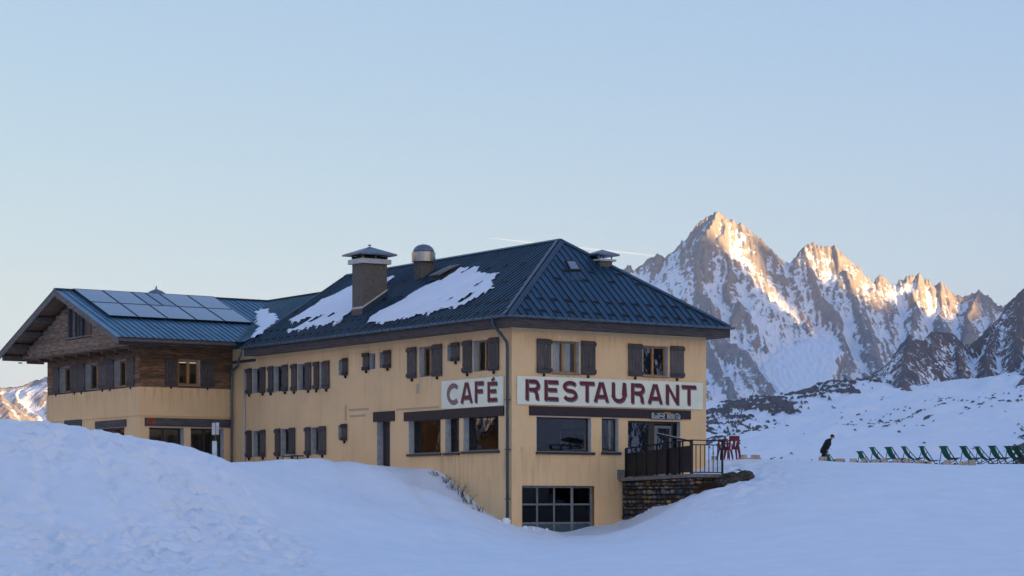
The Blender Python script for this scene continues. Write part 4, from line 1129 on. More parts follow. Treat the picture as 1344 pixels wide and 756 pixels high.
# skylights
def skylight(poly, nv, apron=None):
    nv = Vector(nv).normalized(); c = sum((Vector(p) for p in poly), Vector()) / 4
    out = [Vector(p) + nv * .10 for p in poly]; base = [Vector(p) for p in poly]
    mb = MB(); inn = [p + (c + nv * .10 - p) * .2 for p in out]
    mb.add(base + out + inn, [(0, 1, 5, 4), (1, 2, 6, 5), (2, 3, 7, 6), (3, 0, 4, 7), (4, 5, 9, 8), (5, 6, 10, 9), (6, 7, 11, 10), (7, 4, 8, 11)])
    sk = mb.build('skylight', M['frame_dark'], roofo)
    mb = MB(); mb.add([p - nv * .015 for p in inn], [(0, 1, 2, 3)]); mb.build('pane', M['solar'], sk)
    return sk
skylight([on_roofR(747.5, 356.5), on_roofR(762, 356.5), on_roofR(754.5, 343.5), on_roofR(741, 343.5)], nR)
g = [on_roofR(749, 369.5), on_roofR(770, 369.5), on_roofR(762, 358), on_roofR(748.5, 358)]
nn = Vector(nR).normalized(); mbx = MB(); mbx.hexa([p + nn * .03 for p in g], [p + nn * .045 for p in g]); mbx.build('flashing', M['cap'], roofo)
q1 = on_roofL(560, 372)
skylight([(q1.x, q1.y - 1.05, roofL(q1.x)), (q1.x, q1.y - .2, roofL(q1.x)), (q1.x + 1.0, q1.y - .2, roofL(q1.x + 1.0)), (q1.x + 1.0, q1.y - 1.05, roofL(q1.x + 1.0))], nL)
for p in (0,):   # its open sash
    mb = MB(); mb.hexa([(q1.x, q1.y - 1.05, roofL(q1.x) + .3), (q1.x, q1.y - .2, roofL(q1.x) + .3), (q1.x + 1.0, q1.y - .2, roofL(q1.x + 1) + .1), (q1.x + 1.0, q1.y - 1.05, roofL(q1.x + 1) + .1)],
                       [(q1.x, q1.y - 1.05, roofL(q1.x) + .35), (q1.x, q1.y - .2, roofL(q1.x) + .35), (q1.x + 1.0, q1.y - .2, roofL(q1.x + 1) + .15), (q1.x + 1.0, q1.y - 1.05, roofL(q1.x + 1) + .15)])
    mb.build('skylight_sash', M['concrete'], roofo)
# ------------------------------------------------------------------ the timber-clad wing and the link roof
MS = (ZW - ZWE) / (WBM - 21.5)                              # slope of the wing roof
m2 = 0.4965                                                 # slope of the link roof
WE0, WE1, WAO = 21.5, 2 * WBM - 21.5, -6.59                 # eaves and gable edge of the wing roof
def wz(b_): return ZW - abs(WBM - b_) * MS
def lz(a): return ZW - abs(APX[0] - a) * m2
def pW(u, z, d): return (u, WB0 + d, z)
def pG(u, z, d): return (WA + d, u, z)
def FW(px, py, off=0.0): p = hit(px, py, (0, WB0 + off, 0), (0, 1, 0)); return p.x, p.z
def FG(px, py, off=0.0): p = hit(px, py, (WA + off, 0, 0), (1, 0, 0)); return p.y, p.z
zbt, zbb = FW(184, 507.4)[1], FW(184, 545.2)[1]             # top and bottom of the ochre parapet band
g_h = [(FW(195.5, 560)[0], FW(241.5, 560)[0], -1.0, FW(195, 560.5)[1]), (FW(250, 560)[0], FW(294, 560)[0], -1.0, FW(195, 560.5)[1])]
wall_mesh('wall', pW, WA, -.002, -1.2, zbb, g_h, M['stucco'], bld)
g_g = [(FG(163.5, 560)[0], FG(126, 560)[0], -1.0, FG(164, 560)[1]), (FG(104, 560)[0], FG(82, 560)[0], -1.0, FG(164, 560)[1])]
wall_mesh('wall', pG, WB0, WB1, -1.2, zbb, g_g, M['stucco'], bld)
wall_mesh('wall', lambda u, z, d: (u, WB1 - d, z), WA, 0, -1.2, 9.0, [], M['stucco'], bld)
for h in g_h:
    w_ = make_window(pW, (h[0], h[1], 0.5, h[3]), 0.35, 'frame_dark', 2, fw=.07)
for h in g_g:
    w_ = make_window(pG, (h[0], h[1], 0.5, h[3]), 0.35, 'darkred', 2, fw=.09)
band = MB(); slab(pW, WA - .05, -.003, zbb, zbt, -.05, .25, band); slab(pG, WB0 + .25, WB1 + .05, zbb, zbt, -.05, .25, band)
band.build('parapet_band', M['stucco'], bld)
MB().box(WA + .1, -.1, WB0 + .25, WB1 - .2, zbb + .05, zbb + .15).build('wing_floor', M['concrete'], bld)
x0_, zt_ = FW(190.5, 547.5, -.06); x1_, _ = FW(303, 547.5, -.06); zb_ = FW(190.5, 559, -.06)[1]
slab(pW, x0_, x1_, zb_, zt_ - .02, -.06, .04).build('lintel', M['greylintel'], bld)
for (p, q) in ((164.5, 124.5), (106, 84)):
    b0, zt_ = FG(p, 549.5, -.06); b1, _ = FG(q, 549.5, -.06); zb_ = FG(p, 560, -.06)[1]
    slab(pG, b0, b1, zb_, zt_ - .03, -.06, .04).build('lintel', M['greylintel'], bld)
# board cladding, one board per course, cut at the openings
def boards(fn, u0, u1, z0, zt_fn, holes, mat, hgt=0.19, name='plank', top=None):
    z = z0
    while True:
        z1 = z + hgt
        if z >= max(zt_fn(u0), zt_fn(u1), zt_fn((u0 + u1) / 2)): break
        spans = [(u0, u1)]
        for h in holes:
            if h[2] < z1 - .03 and h[3] > z + .03:
                ns = []
                for s0, s1 in spans:
                    if h[1] <= s0 or h[0] >= s1: ns.append((s0, s1)); continue
                    if h[0] > s0: ns.append((s0, h[0]))
                    if h[1] < s1: ns.append((h[1], s1))
                spans = ns
        for s0, s1 in spans:
            # clip to the roof slope
            us = np.linspace(s0, s1, 41); ok = us[np.array([zt_fn(u) for u in us]) >= z1]
            if len(ok) < 2: continue
            s0c, s1c = ok[0], ok[-1]
            o = random.uniform(0, .012)
            slab(fn, s0c, s1c, z + .004, z1 - .004, -.03 - o, .03).build(name, M[mat], bld)
        z = z1
hw = (FW(233.5, 470)[0], FW(262.5, 470)[0], zbt + .10, FW(233, 471.5)[1])
front_holes = [hw]
boards(pW, WA, -.02, zbt, lambda u: ZWE + .62, front_holes, 'boards')
gw = []
for (xl, xr, s1, s2) in [(149.5, 166, None, None), (111.5, 129, None, None), (78, 92.8, None, None)]:
    b0, zt_ = FG(xr, 472 if xr > 150 else 475); b1, _ = FG(xl, 475)
    gw.append((b0, b1, zbt + .08, FG(166, 471)[1]))
boards(pG, WB0 + .001, WB1, zbt, lambda u: FG(183, 456)[1] + .3, gw, 'boards')
bk = MB(); slab(pW, WA + .05, -.05, zbt, ZWE + .6, .07, .09, bk)
for h in front_holes: pass
wall_mesh('backing_wall', lambda u, z, d: (u, WB0 + .05 + d, z), WA + .02, -.02, zbt, ZWE + .6, front_holes, M['soffit'], bld, .03)
wall_mesh('backing_wall', lambda u, z, d: (WA + .05 + d, u, z), WB0 + .05, WB1, zbt, ZWE + .6, gw, M['soffit'], bld, .03)
make_window(pW, hw, .12, 'frame', 2, fw=.10)
for h in gw: make_window(pG, h, .30, 'frame', 2, fw=.09)
for (p, q) in ((217, 232.3), (264.5, 280.5)):
    a0, zt_ = FW(p, 471, -.08); a1, _ = FW(q, 471, -.08)
    make_shutter(pW, a0, a1, zbt + .06, hw[3] + .02, out=.05)
for (p, q) in ((166.2, 175.4), (139.2, 148.8), (129.4, 138.8), (101.8, 110.8), (93, 101.4), (69, 77.2)):
    b0, zt_ = FG(q, 471, -.08); b1, _ = FG(p, 471, -.08)
    make_shutter(pG, b0, b1, zbt + .04, gw[0][3] + .04, out=.05)
# projecting gable front
GA = WA - 0.95
def pP(u, z, d): return (GA + d, u, z)
def FP(px, py): p = hit(px, py, (GA, 0, 0), (1, 0, 0)); return p.y, p.z
zgb = FP(158, 455)[1]
gwin = (FP(121, 430)[0], FP(89.5, 430)[0], FP(100, 442)[1], FP(100, 408)[1])
def gtop(u): return wz(u) - .30
boards(pP, WB0 - .9, WB1 + .9, zgb, gtop, [gwin], 'gable', 0.21, 'gable_board')
gm_ = MB().prism([(WB0 - .9, zgb), (gwin[0], zgb), (gwin[0], gtop(gwin[0])), (WB0 - .9, gtop(WB0 - .9))], lambda u, z, d: pP(u, z, d), .045, .075)
gm_.prism([(gwin[1], zgb), (WB1 + .9, zgb), (WB1 + .9, gtop(WB1 + .9)), (WBM + .01 if gwin[1] < WBM else gwin[1], gtop(max(WBM, gwin[1])))] + ([(gwin[1], gtop(gwin[1]))] if gwin[1] < WBM else []), lambda u, z, d: pP(u, z, d), .045, .075)
gm_.prism([(gwin[0], zgb), (gwin[1], zgb), (gwin[1], gwin[2]), (gwin[0], gwin[2])], lambda u, z, d: pP(u, z, d), .045, .075)
gm_.build('gable_backing', M['soffit'], bld)
gwf = MB()
for px_ in (90.5, 98.5, 103.5, 107.5, 119.5):
    u = FP(px_, 430)[0]
    wdt = .16 if px_ == 98.5 else .06
    slab(pP, u - wdt / 2, u + wdt / 2, gwin[2] - .05, min(gwin[3] + .2, gtop(u) + .1), -.05, .05, gwf)
slab(pP, gwin[0] - .05, gwin[1] + .05, gwin[2] - .08, gwin[2] - .002, -.06, .04, gwf)
gwo = gwf.build('gable_window', M['barge'], bld)
slab(pP, gwin[0], gwin[1], gwin[2], gwin[3] + .3, .06, .07).build('pane', M['sill'], gwo)
MB().box(GA + .03, WA + .02, WB0 - .9, WB1 + .9, zgb - .04, zgb - .002).build('gable_soffit', M['soffit'], bld)
for k in range(9):
    bb = WB0 - .6 + (WB1 - WB0 + 1.2) * k / 8
    MB().box(GA + .1, WA + .02, bb - .07, bb + .07, zgb - .2, zgb - .042).build('joist', M['soffit'], bld)
# roof deck, soffit boards and purlins
wr = MB()
for s in (0, 1):
    e = WE0 if s == 0 else WE1
    pr = [(WAO + .03, e, ZWE - .02), (WAO + .03, WBM, ZW - .02), (APX[0], WBM, ZW - .02), (-1.0 if s == 0 else 3.0, e, ZWE - .02)]
    if s == 0: pr = [(WAO + .03, e, ZWE - .02), (WAO + .03, WBM, ZW - .02), (APX[0], WBM, ZW - .02), (-.72, 21.5, ZWE - .02)]
    wr.hexa([(p[0], p[1], p[2] - .14) for p in pr], pr)
wroof = wr.build('wing_roof', M['soffit'], bld)
lk = MB()
lk.add([(APX[0], BG + .02, ZW - .02), (APX[0], WE1, ZW - .02), (-.6, WE1, lz(-.6) - .02), (-.6, BG + .02, lz(-.6) - .02)], [(0, 1, 2, 3)])
lk.add([(APX[0], BG + .02, ZW - .02), (W + .6, BG + .02, lz(W + .6) - .02), (W + .6, WE1, lz(W + .6) - .02), (APX[0], WE1, ZW - .02)], [(0, 1, 2, 3)])
lk.add([(APX[0], WE1, ZW - .02), (W + .6, WE1, lz(W + .6) - .02), (-.6, WE1, lz(-.6) - .02)], [(0, 1, 2)])
lroof = lk.build('link_roof', M['wingroof'], bld)
nW = Vector((0, -MS, 1)); nK = Vector((-m2, 0, 1))
PW2 = 0.30
a = WAO
while a < APX[0] - .3:
    c = a + PW2
    bv = lambda q: max(WE0, WBM - (APX[0] - q) * m2 / MS)
    b0, b1 = bv(a), bv(c)
    pan([(a, b0, wz(b0)), (c, b1, wz(b1)), (c, WBM, ZW), (a, WBM, ZW)], nW, wroof, M['wingroof'], ((c, b1, wz(b1)), (c, WBM, ZW)), sh=.045, sw=.035)
    a = c
b_ = BG + .1
while b_ < WBM - .3:
    c = b_ + PW2
    av = lambda q: APX[0] - (WBM - q) * MS / m2
    a0, a1 = max(av(b_), -.6), max(av(c), -.6)
    pan([(a0, b_, lz(a0)), (a1, c, lz(a1)), (APX[0], c, ZW), (APX[0], b_, ZW)], nK, lroof, M['wingroof'], ((a1, c, lz(a1)), (APX[0], c, ZW)), sh=.045, sw=.035)
    b_ = c
cap((WAO - .02, WBM, ZW), (APX[0], WBM, ZW), .3, M['cap'], wroof); cap((APX[0], BG, ZW), (APX[0], WBM + 3, ZW), .3, M['cap'], lroof)
MB().bar((-.7, 21.6, wz(21.6) + .02), (APX[0], WBM, ZW + .02), .3, .02).build('valley_gutter', M['cap'], lroof)
for s in (0, 1):
    e = WE0 - .05 if s == 0 else WE1 + .05
    ze = wz(e)
    mb = MB(); mb.hexa([(WAO - .03, e, ze - .30), (WAO + .03, e, ze - .30), (WAO + .03, WBM, ZW - .30), (WAO - .03, WBM, ZW - .30)], [(WAO - .03, e, ze + .0), (WAO + .03, e, ze + .0), (WAO + .03, WBM, ZW + .0), (WAO - .03, WBM, ZW + .0)])
    mb.build('barge_board', M['barge'], bld)
    mb = MB(); mb.hexa([(WAO - .05, e, ze + .005), (WAO + .10, e, ze + .005), (WAO + .10, WBM, ZW + .005), (WAO - .05, WBM, ZW + .005)], [(WAO - .05, e, ze + .03), (WAO + .10, e, ze + .03), (WAO + .10, WBM, ZW + .03), (WAO - .05, WBM, ZW + .03)])
    mb.build('verge_flashing', M['wingroof'], bld)
for bo in (WE0 + .35, 24.2, 26.1, WBM, 31.0, 32.6, 34.0, WE1 - .3):
    mb = MB(); zc = wz(bo) - .32
    mb.box(WAO + .10, WA + .3, bo - .11, bo + .11, zc - .13, zc + .13).build('purlin', M['greywood'], bld)
MB().box(WAO + .05, -.8, WE0 + .02, WE0 + .06, ZWE - .26, ZWE - .02).build('eave_board', M['frame_dark'], bld)
gutter((WAO + .02, WE0 - .07, ZWE - .10), (-.75, WE0 - .07, ZWE - .10), .075, brk=.9)
for bo in (34.3, 33.4):
    lathe([(.09, 0), (.11, -.03), (.09, -.05), (.07, -.03)], (WAO + .6, bo, wz(bo) - .95), 10).build('hanging_ring', M['iron'], bld)
vv = hit(205, 384, (0, WBM + .5, 0), (0, 1, 0))
lathe([(.5, -.35), (.5, -.12), (.30, .02), (.05, .12), (.02, .28)], (vv.x, vv.y, vv.z + .05), 12).build('roof_cowl', M['capsheet'], bld)

slab(pW, WA, -.1, zbb + .02, zbt - .01, -.0525, -.049).build('rain_stain', M['stain'], bld)
slab(pG, WB0, WB1, zbb + .02, zbt - .01, -.0525, -.049).build('rain_stain', M['stain'], bld)
# faded marks of old lettering on the left front, meter box
M['trace'] = surf('pale_paint_trace', (0.56, 0.37, 0.22), (0.56, 0.40, 0.25), 5, 0.9)
for (x0, y0, x1, y1) in [(458, 537, 484, 540), (459, 545, 480, 548), (452.5, 532, 455, 552), (546, 504, 551, 517), (520, 536.5, 576, 539)]:
    b1, zt_ = FL(x0, y0); b0, _ = FL(x1, y0); zb_ = FL(x0, y1)[1]
    slab(pL, b0, b1, zb_, zt_, -.003, .01).build('paint_trace', M['trace'], bld)
a0, zt_ = FR(809.8, 616.5); a1, zb_ = FR(820.5, 629)
slab(pR, a0, a1, zb_, zt_, -.12, .01).build('meter_box', M['concrete'], bld)

# ------------------------------------------------------------------ solar panels on the wing roof (each lies on the roof)
nWn = Vector(nW).normalized()
def on_wing(px, py, up=.14): return hit(px, py, Vector((0, WBM, ZW)) + nWn * up, nWn)
tl, br = on_wing(100.5, 382), on_wing(329, 423)
tr_, bl_ = on_wing(288, 392.5), on_wing(141.7, 413.5)
ca0 = (tl.x + bl_.x) / 2; ca1 = (tr_.x + br.x) / 2
rb0, rb1 = (bl_.y + br.y) / 2, WBM - .12
cw, rh = (ca1 - ca0) / 5, (rb1 - rb0) / 2
def bld_world(p): return Matrix.Translation((0, DC, Z0)) @ Matrix.Rotation(TH, 4, 'Z') @ Vector(p)
def solar(a0, a1, b0, b1, mat, label, grp):
    z0, z1 = wz(b0), wz(b1)
    c = Vector(((a0 + a1) / 2, b0, z0)) + nWn * .05
    o = empty('solar_panel', bld_world(c), TH)
    ang = math.atan(MS); Ls = (b1 - b0) / math.cos(ang) - .03
    o.rotation_euler = (ang, 0, TH)
    wdt = (a1 - a0) / 2 - .015
    fr = MB()
    fr.box(-wdt, wdt, 0, .04, .04, .10); fr.box(-wdt, wdt, Ls - .04, Ls, .04, .10); fr.box(-wdt, -wdt + .04, .04, Ls - .04, .04, .10); fr.box(wdt - .04, wdt, .04, Ls - .04, .04, .10)
    fr.box(-wdt + .1, -wdt + .16, .1, Ls - .1, -.05, .04); fr.box(wdt - .16, wdt - .1, .1, Ls - .1, -.05, .04)
    fr.build('frame', M['solarframe'], o)
    MB().box(-wdt + .04, wdt - .04, .04, Ls - .04, .05, .095).build('glass_face', M[mat], o)
    tag(o, label, 'solar panel', grp)
ORD = ['first', 'second', 'third', 'fourth', 'fifth', 'sixth', 'seventh', 'eighth', 'ninth', 'tenth', 'eleventh', 'twelfth', 'thirteenth', 'fourteenth', 'fifteenth', 'sixteenth', 'seventeenth', 'eighteenth']
for i in range(5):
    for j in range(2):
        a0, a1 = ca0 + cw * i, ca0 + cw * (i + 1)
        b0, b1 = rb0 + rh * j, rb0 + rh * (j + 1)
        if i == 2 and j == 1:
            for q in (0, 1):
                solar(a0 + cw / 2 * q, a0 + cw / 2 * (q + 1), b0, b1, 'solar_blue', 'narrow blue half-width solar panel by the wing ridge, %s side' % ('gable' if q == 0 else 'snow wedge'), 'half-width solar panels')
        else: solar(a0, a1, b0, b1, 'solar', 'pale grey-blue solar panel, %s from the gable edge in the row next to the %s' % (ORD[i], 'eave' if j == 0 else 'ridge'), 'full-width solar panels')

# ------------------------------------------------------------------ snow lying on the roofs
def snow_patch(polys, plane_hit, surf_fn, label, thick=.07, step=.11, holes=(), seed=3):
    pts = [plane_hit(*p) for p in polys]
    P = np.array([(p.x, p.y) for p in pts])
    x0, y0 = P.min(0) - .2; x1, y1 = P.max(0) + .2
    X, Y = np.meshgrid(np.arange(x0, x1, step), np.arange(y0, y1, step))
    xj = X + .16 * fbm(X * 1.8, Y * 1.8, 3, seed); yj = Y + .16 * fbm(X * 1.8, Y * 1.8, 3, seed + 9)
    ins = np.zeros(X.shape, bool); D = np.full(X.shape, 1e9)
    n_ = len(P)
    for i in range(n_):
        (ax, ay), (bx, by) = P[i], P[(i + 1) % n_]
        cond = ((ay > yj) != (by > yj)) & (xj < (bx - ax) * (yj - ay) / (by - ay + 1e-12) + ax)
        ins ^= cond
        dx, dy = bx - ax, by - ay
        t = np.clip(((xj - ax) * dx + (yj - ay) * dy) / (dx * dx + dy * dy + 1e-9), 0, 1)
        D = np.minimum(D, np.hypot(xj - ax - t * dx, yj - ay - t * dy))
    D = np.where(ins, D, -D)
    for (px_, py_, r_) in holes:
        c = plane_hit(px_, py_)
        D = np.minimum(D, np.hypot((xj - c.x) * 0.8, (yj - c.y)) - r_)
    D = D + .05 * fbm(X * 3, Y * 3, 2, seed + 4)
    Zs = np.vectorize(surf_fn)(X, Y)
    hgt = thick * np.clip(D / .22, 0, 1) ** .6 + .02 * fbm(X * .9, Y * .9, 3, seed + 2) * (D > .2)
    Z = Zs + np.where(D > 0, .065 + hgt, .02)
    m_ = (D[:-1, :-1] > -.04) & (D[1:, :-1] > -.04) & (D[:-1, 1:] > -.04) & (D[1:, 1:] > -.04)
    o = grid_mesh('roof_snow', X, Y, Z, M['roofsnow'], mask=m_)
    bm = bmesh.new(); bm.from_mesh(o.data)
    loose = [v for v in bm.verts if not v.link_faces]
    bmesh.ops.delete(bm, geom=loose, context='VERTS'); bm.to_mesh(o.data); bm.free()
    o.location = (0, DC, Z0); o.rotation_euler = (0, 0, TH)
    tag(o, label, 'snow patch')
rl_fn = lambda a, b_: roofL(a)
snow_patch([(478, 428), (490, 415), (520, 400), (545, 385), (562, 375), (580, 369.5), (597, 359), (604, 353), (614, 351), (626, 351.5), (630, 356), (622, 358), (640, 360), (656, 361), (650, 368), (644, 372), (652, 379), (640, 384), (625, 394), (610, 403), (580, 409), (560, 415), (530, 421), (508, 424), (497, 428), (488, 426)],
           on_roofL, rl_fn, 'large white snow patch on the dark roof between chimney and front hip', holes=[(628, 375, .16), (612, 393, .24), (592, 394, .16), (575, 396, .08), (613, 356, .2)], seed=5)
snow_patch([(369.6, 441.5), (378.6, 434), (390, 431), (401, 425), (406, 420), (397, 423), (384, 426), (377, 423), (395, 413.5), (407, 405.5), (426, 393), (439, 388.5), (451, 382), (463, 375.5), (480, 371), (507, 366), (518, 363.5), (511, 372), (506, 378), (496, 388), (480, 400), (464, 409.5), (453.6, 418), (440, 428), (421, 430.5), (400, 434), (389, 435.5), (377, 439)],
           on_roofL, rl_fn, 'long tapering snow patch on the dark roof around the square chimney', holes=[(417, 419, .2), (437, 415, .13), (433, 428, .1)], seed=15)
vfn = lambda a, b_: max(lz(a) if a < APX[0] else ZW, wz(b_))
def on_valley(px, py):
    p = hit(px, py, (0, WBM, ZW), nWn); q = hit(px, py, (APX[0], 0, ZW), Vector(nK))
    return p if p.z >= lz(p.x) - .01 else q
snow_patch([(332.5, 411), (345, 407), (353, 408), (357, 414), (368, 420.5), (352, 432), (340, 441), (330, 446), (333, 437), (341, 432), (335, 426), (334, 418)], on_valley, vfn, 'snow wedge lodged in the valley between the teal wing roof and the main roof', thick=.09, seed=25)

# ------------------------------------------------------------------ lettering
def arc(cx, cy, r, a0, a1, n=12, ry=None):
    ry = ry or r
    return [(cx + r * math.cos(R(a0 + (a1 - a0) * k / n)), cy + ry * math.sin(R(a0 + (a1 - a0) * k / n))) for k in range(n + 1)]
T = .19
h_ = T / 2
LET = {
 'C': (.74, [arc(.40, .5, .40 - h_, 48, 312, 26, .5 - h_)]),
 'A': (.76, [[(h_ * .95, 0), (.345, 1)], [(.76 - h_ * .95, 0), (.415, 1)], [(.20, .28), (.56, .28)]]),
 'F': (.60, [[(h_, 0), (h_, 1)], [(T, 1 - h_), (.60, 1 - h_)], [(T, .53), (.54, .53)]]),
 'E': (.64, [[(h_, 0), (h_, 1)], [(T, 1 - h_), (.64, 1 - h_)], [(T, .53), (.58, .53)], [(T, h_), (.64, h_)]]),
 'R': (.72, [[(h_, 0), (h_, 1)], [(T, 1 - h_), (.40, 1 - h_)] + arc(.41, .715, .20, 80, -80, 10) + [(.40, .51), (T, .51)], [(.40, .50), (.50, .40), (.545, .28), (.56, .1), (.60, 0)]]),
 'S': (.70, [arc(.35, .715, .26, 25, 180, 10, .19) + arc(.35, .72, .26, 190, 268, 6, .205) + arc(.35, .285, .265, 88, 0, 6, .23) + arc(.35, .285, .265, -10, -160, 10, .19)]),
 'T': (.66, [[(.33, 0), (.33, 1 - T)], [(0, 1 - h_), (.66, 1 - h_)]]),
 'U': (.72, [[(h_, 1), (h_, .36)] + arc(.36, .36, .36 - h_, 180, 360, 14, .36 - h_) + [(.72 - h_, .36), (.72 - h_, 1)]]),
 'N': (.72, [[(h_, 0), (h_, 1)], [(.72 - h_, 0), (.72 - h_, 1)], [(h_, 1.0), (.72 - h_, 0.0)]]),
}
def letter_mesh(chr_, w, hgt, thick):
    """chunky sans capitals; local u to the right, v up, d outwards"""
    w0, strokes = LET['E' if chr_ == 'É' else chr_]
    mb = MB(); sx_ = w / w0
    strokes = list(strokes)
    tt = T
    if chr_ == 'É': strokes = strokes + [[(.30, 1.055), (.46, 1.19)]]
    for si, s in enumerate(strokes):
        P = [Vector((p[0] * sx_, p[1] * hgt)) for p in s]
        wd = tt * hgt * .94 if chr_ != 'É' or si < 4 else .11 * hgt
        L_, R__ = [], []
        for i, p in enumerate(P):
            d0 = (P[i] - P[i - 1]).normalized() if i else None
            d1 = (P[i + 1] - P[i]).normalized() if i < len(P) - 1 else None
            d = ((d0 or d1) + (d1 or d0)).normalized()
            nrm = Vector((-d.y, d.x)); k = 1.0
            if d0 and d1: k = 1 / max(nrm.dot(Vector((-d0.y, d0.x))), .6)
            L_.append(p + nrm * wd / 2 * k); R__.append(p - nrm * wd / 2 * k)
        if not (chr_ == 'É' and si == 4):
            for q in L_ + R__: q.y = min(max(q.y, 0), hgt)
        e = .0012 * si
        for i in range(len(P) - 1):
            q = [R__[i], R__[i + 1], L_[i + 1], L_[i]]
            mb.hexa([(v.x, v.y, 0) for v in q], [(v.x, v.y, thick + e) for v in q])
    return mb
def sign(text, cells, face, fn_px, label, faded=()):
    (x0, x1, yt0, yb0) = cells['board']
    if face == 'R':
        a0, zt = FR(x0, yt0, -.06); a1, _ = FR(x1, yt0, -.06); zb = FR(x0, yb0, -.06)[1]
        base = Vector((a0, -.02, zb)); U = Vector((1, 0, 0)); O = Vector((0, -1, 0)); wid = a1 - a0
        conv = lambda px: FR(px, 515, -.07)[0] - a0
    else:
        b1, zt = FL(x0, yt0, -.06); b0, _ = FL(x1, yt0, -.06); zb = FL(x0, yb0, -.06)[1]
        base = Vector((-.02, b1, zb)); U = Vector((0, -1, 0)); O = Vector((-1, 0, 0)); wid = b1 - b0
        conv = lambda px: b1 - FL(px, 515, -.07)[0]
    hgt = zt - zb
    Wm = Matrix.Translation((0, DC, Z0)) @ Matrix.Rotation(TH, 4, 'Z')
    root = empty('restaurant_sign', Wm @ base, 0)
    root.matrix_world = Matrix.Translation(Wm @ base) @ Matrix.Rotation(TH, 4, 'Z') @ Matrix(((U.x, 0, -O.x * -1, 0), (U.y, 0, O.y, 0), (0, 1, 0, 0), (0, 0, 0, 1)))
    tag(root, label, 'sign')
    MB().box(0, wid, 0, hgt, 0, .045).build('board', M['signboard'], root)
    MB().box(.06, .12, .1, hgt - .1, -.02, -.0005).box(wid - .12, wid - .06, .1, hgt - .1, -.02, -.0005).build('bracket', M['zinc'], root)
    lh = hgt * .735; lv = hgt * .155
    for i, (chr_, (p, q)) in enumerate(zip(text, cells['letters'])):
        u0, u1 = conv(p), conv(q)
        le = letter_mesh(chr_, u1 - u0, lh if chr_ != 'É' else lh * .93, .014).build('letter', M['letter_faded' if i in faded else 'letter'], root)
        le.location = (u0, lv, .0505)
        if i in faded: le['label'] = 'faded pinkish first letter'
        shd = letter_mesh(chr_, u1 - u0, lh if chr_ != 'É' else lh * .93, .002).build('letter_shadow', M['letter_shadow'], le)
        shd.location = (.045, -.05, -.0045)
    return root
sign('RESTAURANT', {'board': (679, 922.5, 493, 530.4), 'letters': [(688.9, 709.5), (713.7, 732.5), (738, 758.2), (760.7, 779.9), (778.6, 799.5), (802.2, 821.8), (827.5, 847), (849.4, 870), (873.2, 891.4), (894.6, 913.4)]}, 'R', None,
     'long pale green sign board reading RESTAURANT in dark red capitals')
sign('CAFÉ', {'board': (579.6, 660.4, 500.2, 537.2), 'letters': [(585.8, 603), (604, 620.8), (622.9, 634.6), (639.4, 652.4)]}, 'L', None,
     'short pale sign board reading CAFÉ in dark red capitals, first letter faded', faded=(0,))

# small signs on the building
def face_thing(name, face, off, x0, x1, y0, y1, t, label, cat):
    f = {'R': FR, 'W': FW}[face]
    a0, zt = f(x0, y0, -off); a1, _ = f(x1, y0, -off); zb = f(x0, y1, -off)[1]
    yb = (0 if face == 'R' else WB0) - off
    root = empty(name, bld_world((a0, yb, zb)), TH)
    tag(root, label, cat)
    return root, a1 - a0, zt - zb
mbd, w_, hh = face_thing('menu_board', 'R', .075, 854.5, 895, 540.2, 550.2, .02, 'black menu board with rows of pale print fixed to the brown lintel over the entrance', 'menu board')
MB().box(0, w_, 0, .024, 0, hh).build('board', M['blackboard'], mbd)
for k in range(2):
    u0 = .03 + k * w_ * .5
    for r_ in range(6):
        z_ = hh - .05 - r_ * (hh - .06) / 6
        u = u0
        while u < u0 + w_ * .42:
            L_ = random.uniform(.05, .16)
            if random.random() < .85: MB().box(u, min(u + L_, u0 + w_ * .43), -.003, -.0005, z_ - .028, z_).build('print_line', M['white'], mbd)
            u += L_ + .03
MB().box(w_ * .42, w_ * .62, -.006, -.0035, hh - .07, hh - .005).build('yellow_label', M['yellow'], mbd)
osn, w_, hh = face_thing('small_sign', 'W', .09, 193.5, 203.8, 548.6, 556.2, .02, 'small orange-red sign fixed to the grey beam of the timber wing', 'sign')
MB().box(0, w_, 0, .02, 0, hh).build('board', M['orange'], osn)
MB().box(w_ * .12, w_ * .88, -.003, -.0005, hh * .55, hh * .75).box(w_ * .12, w_ * .7, -.003, -.0005, hh * .2, hh * .38).build('print', M['darkred'], osn)
# ------------------------------------------------------------------ entrance platform: stone retaining wall, railing, lectern
PA, PB = 5.22, -4.45
def zt_plat(b_): return (0.985 + (-b_ / 4.45) * 0.115) - Z0            # slab surface
sw = empty('stone_retaining_wall', bld_world((PA, PB, 0)), TH)
tag(sw, 'rubble stone retaining wall with concrete slab under the entrance railing', 'stone wall')
def loc(a, b_, z): return (a - PA, b_ - PB, z)
core = MB()
core.hexa([loc(PA + .06, PB + .06, -1.2), loc(W + .5, PB + .06, -1.2), loc(W + .5, -.03, -1.2), loc(PA + .06, -.03, -1.2)],
          [loc(PA + .06, PB + .06, zt_plat(PB) - .14), loc(W + .5, PB + .06, zt_plat(PB) - .14), loc(W + .5, -.03, zt_plat(0) - .14), loc(PA + .06, -.03, zt_plat(0) - .14)])
core.build('wall_core', M['mortar'], sw)
sl = MB()
sl.hexa([loc(PA - .12, PB - .12, zt_plat(PB) - .13), loc(W + .6, PB - .12, zt_plat(PB) - .13), loc(W + .6, -.012, zt_plat(0) - .13), loc(PA - .12, -.012, zt_plat(0) - .13)],
        [loc(PA - .12, PB - .12, zt_plat(PB)), loc(W + .6, PB - .12, zt_plat(PB)), loc(W + .6, -.012, zt_plat(0)), loc(PA - .12, -.012, zt_plat(0))])
sl.build('slab', M['concrete'], sw)
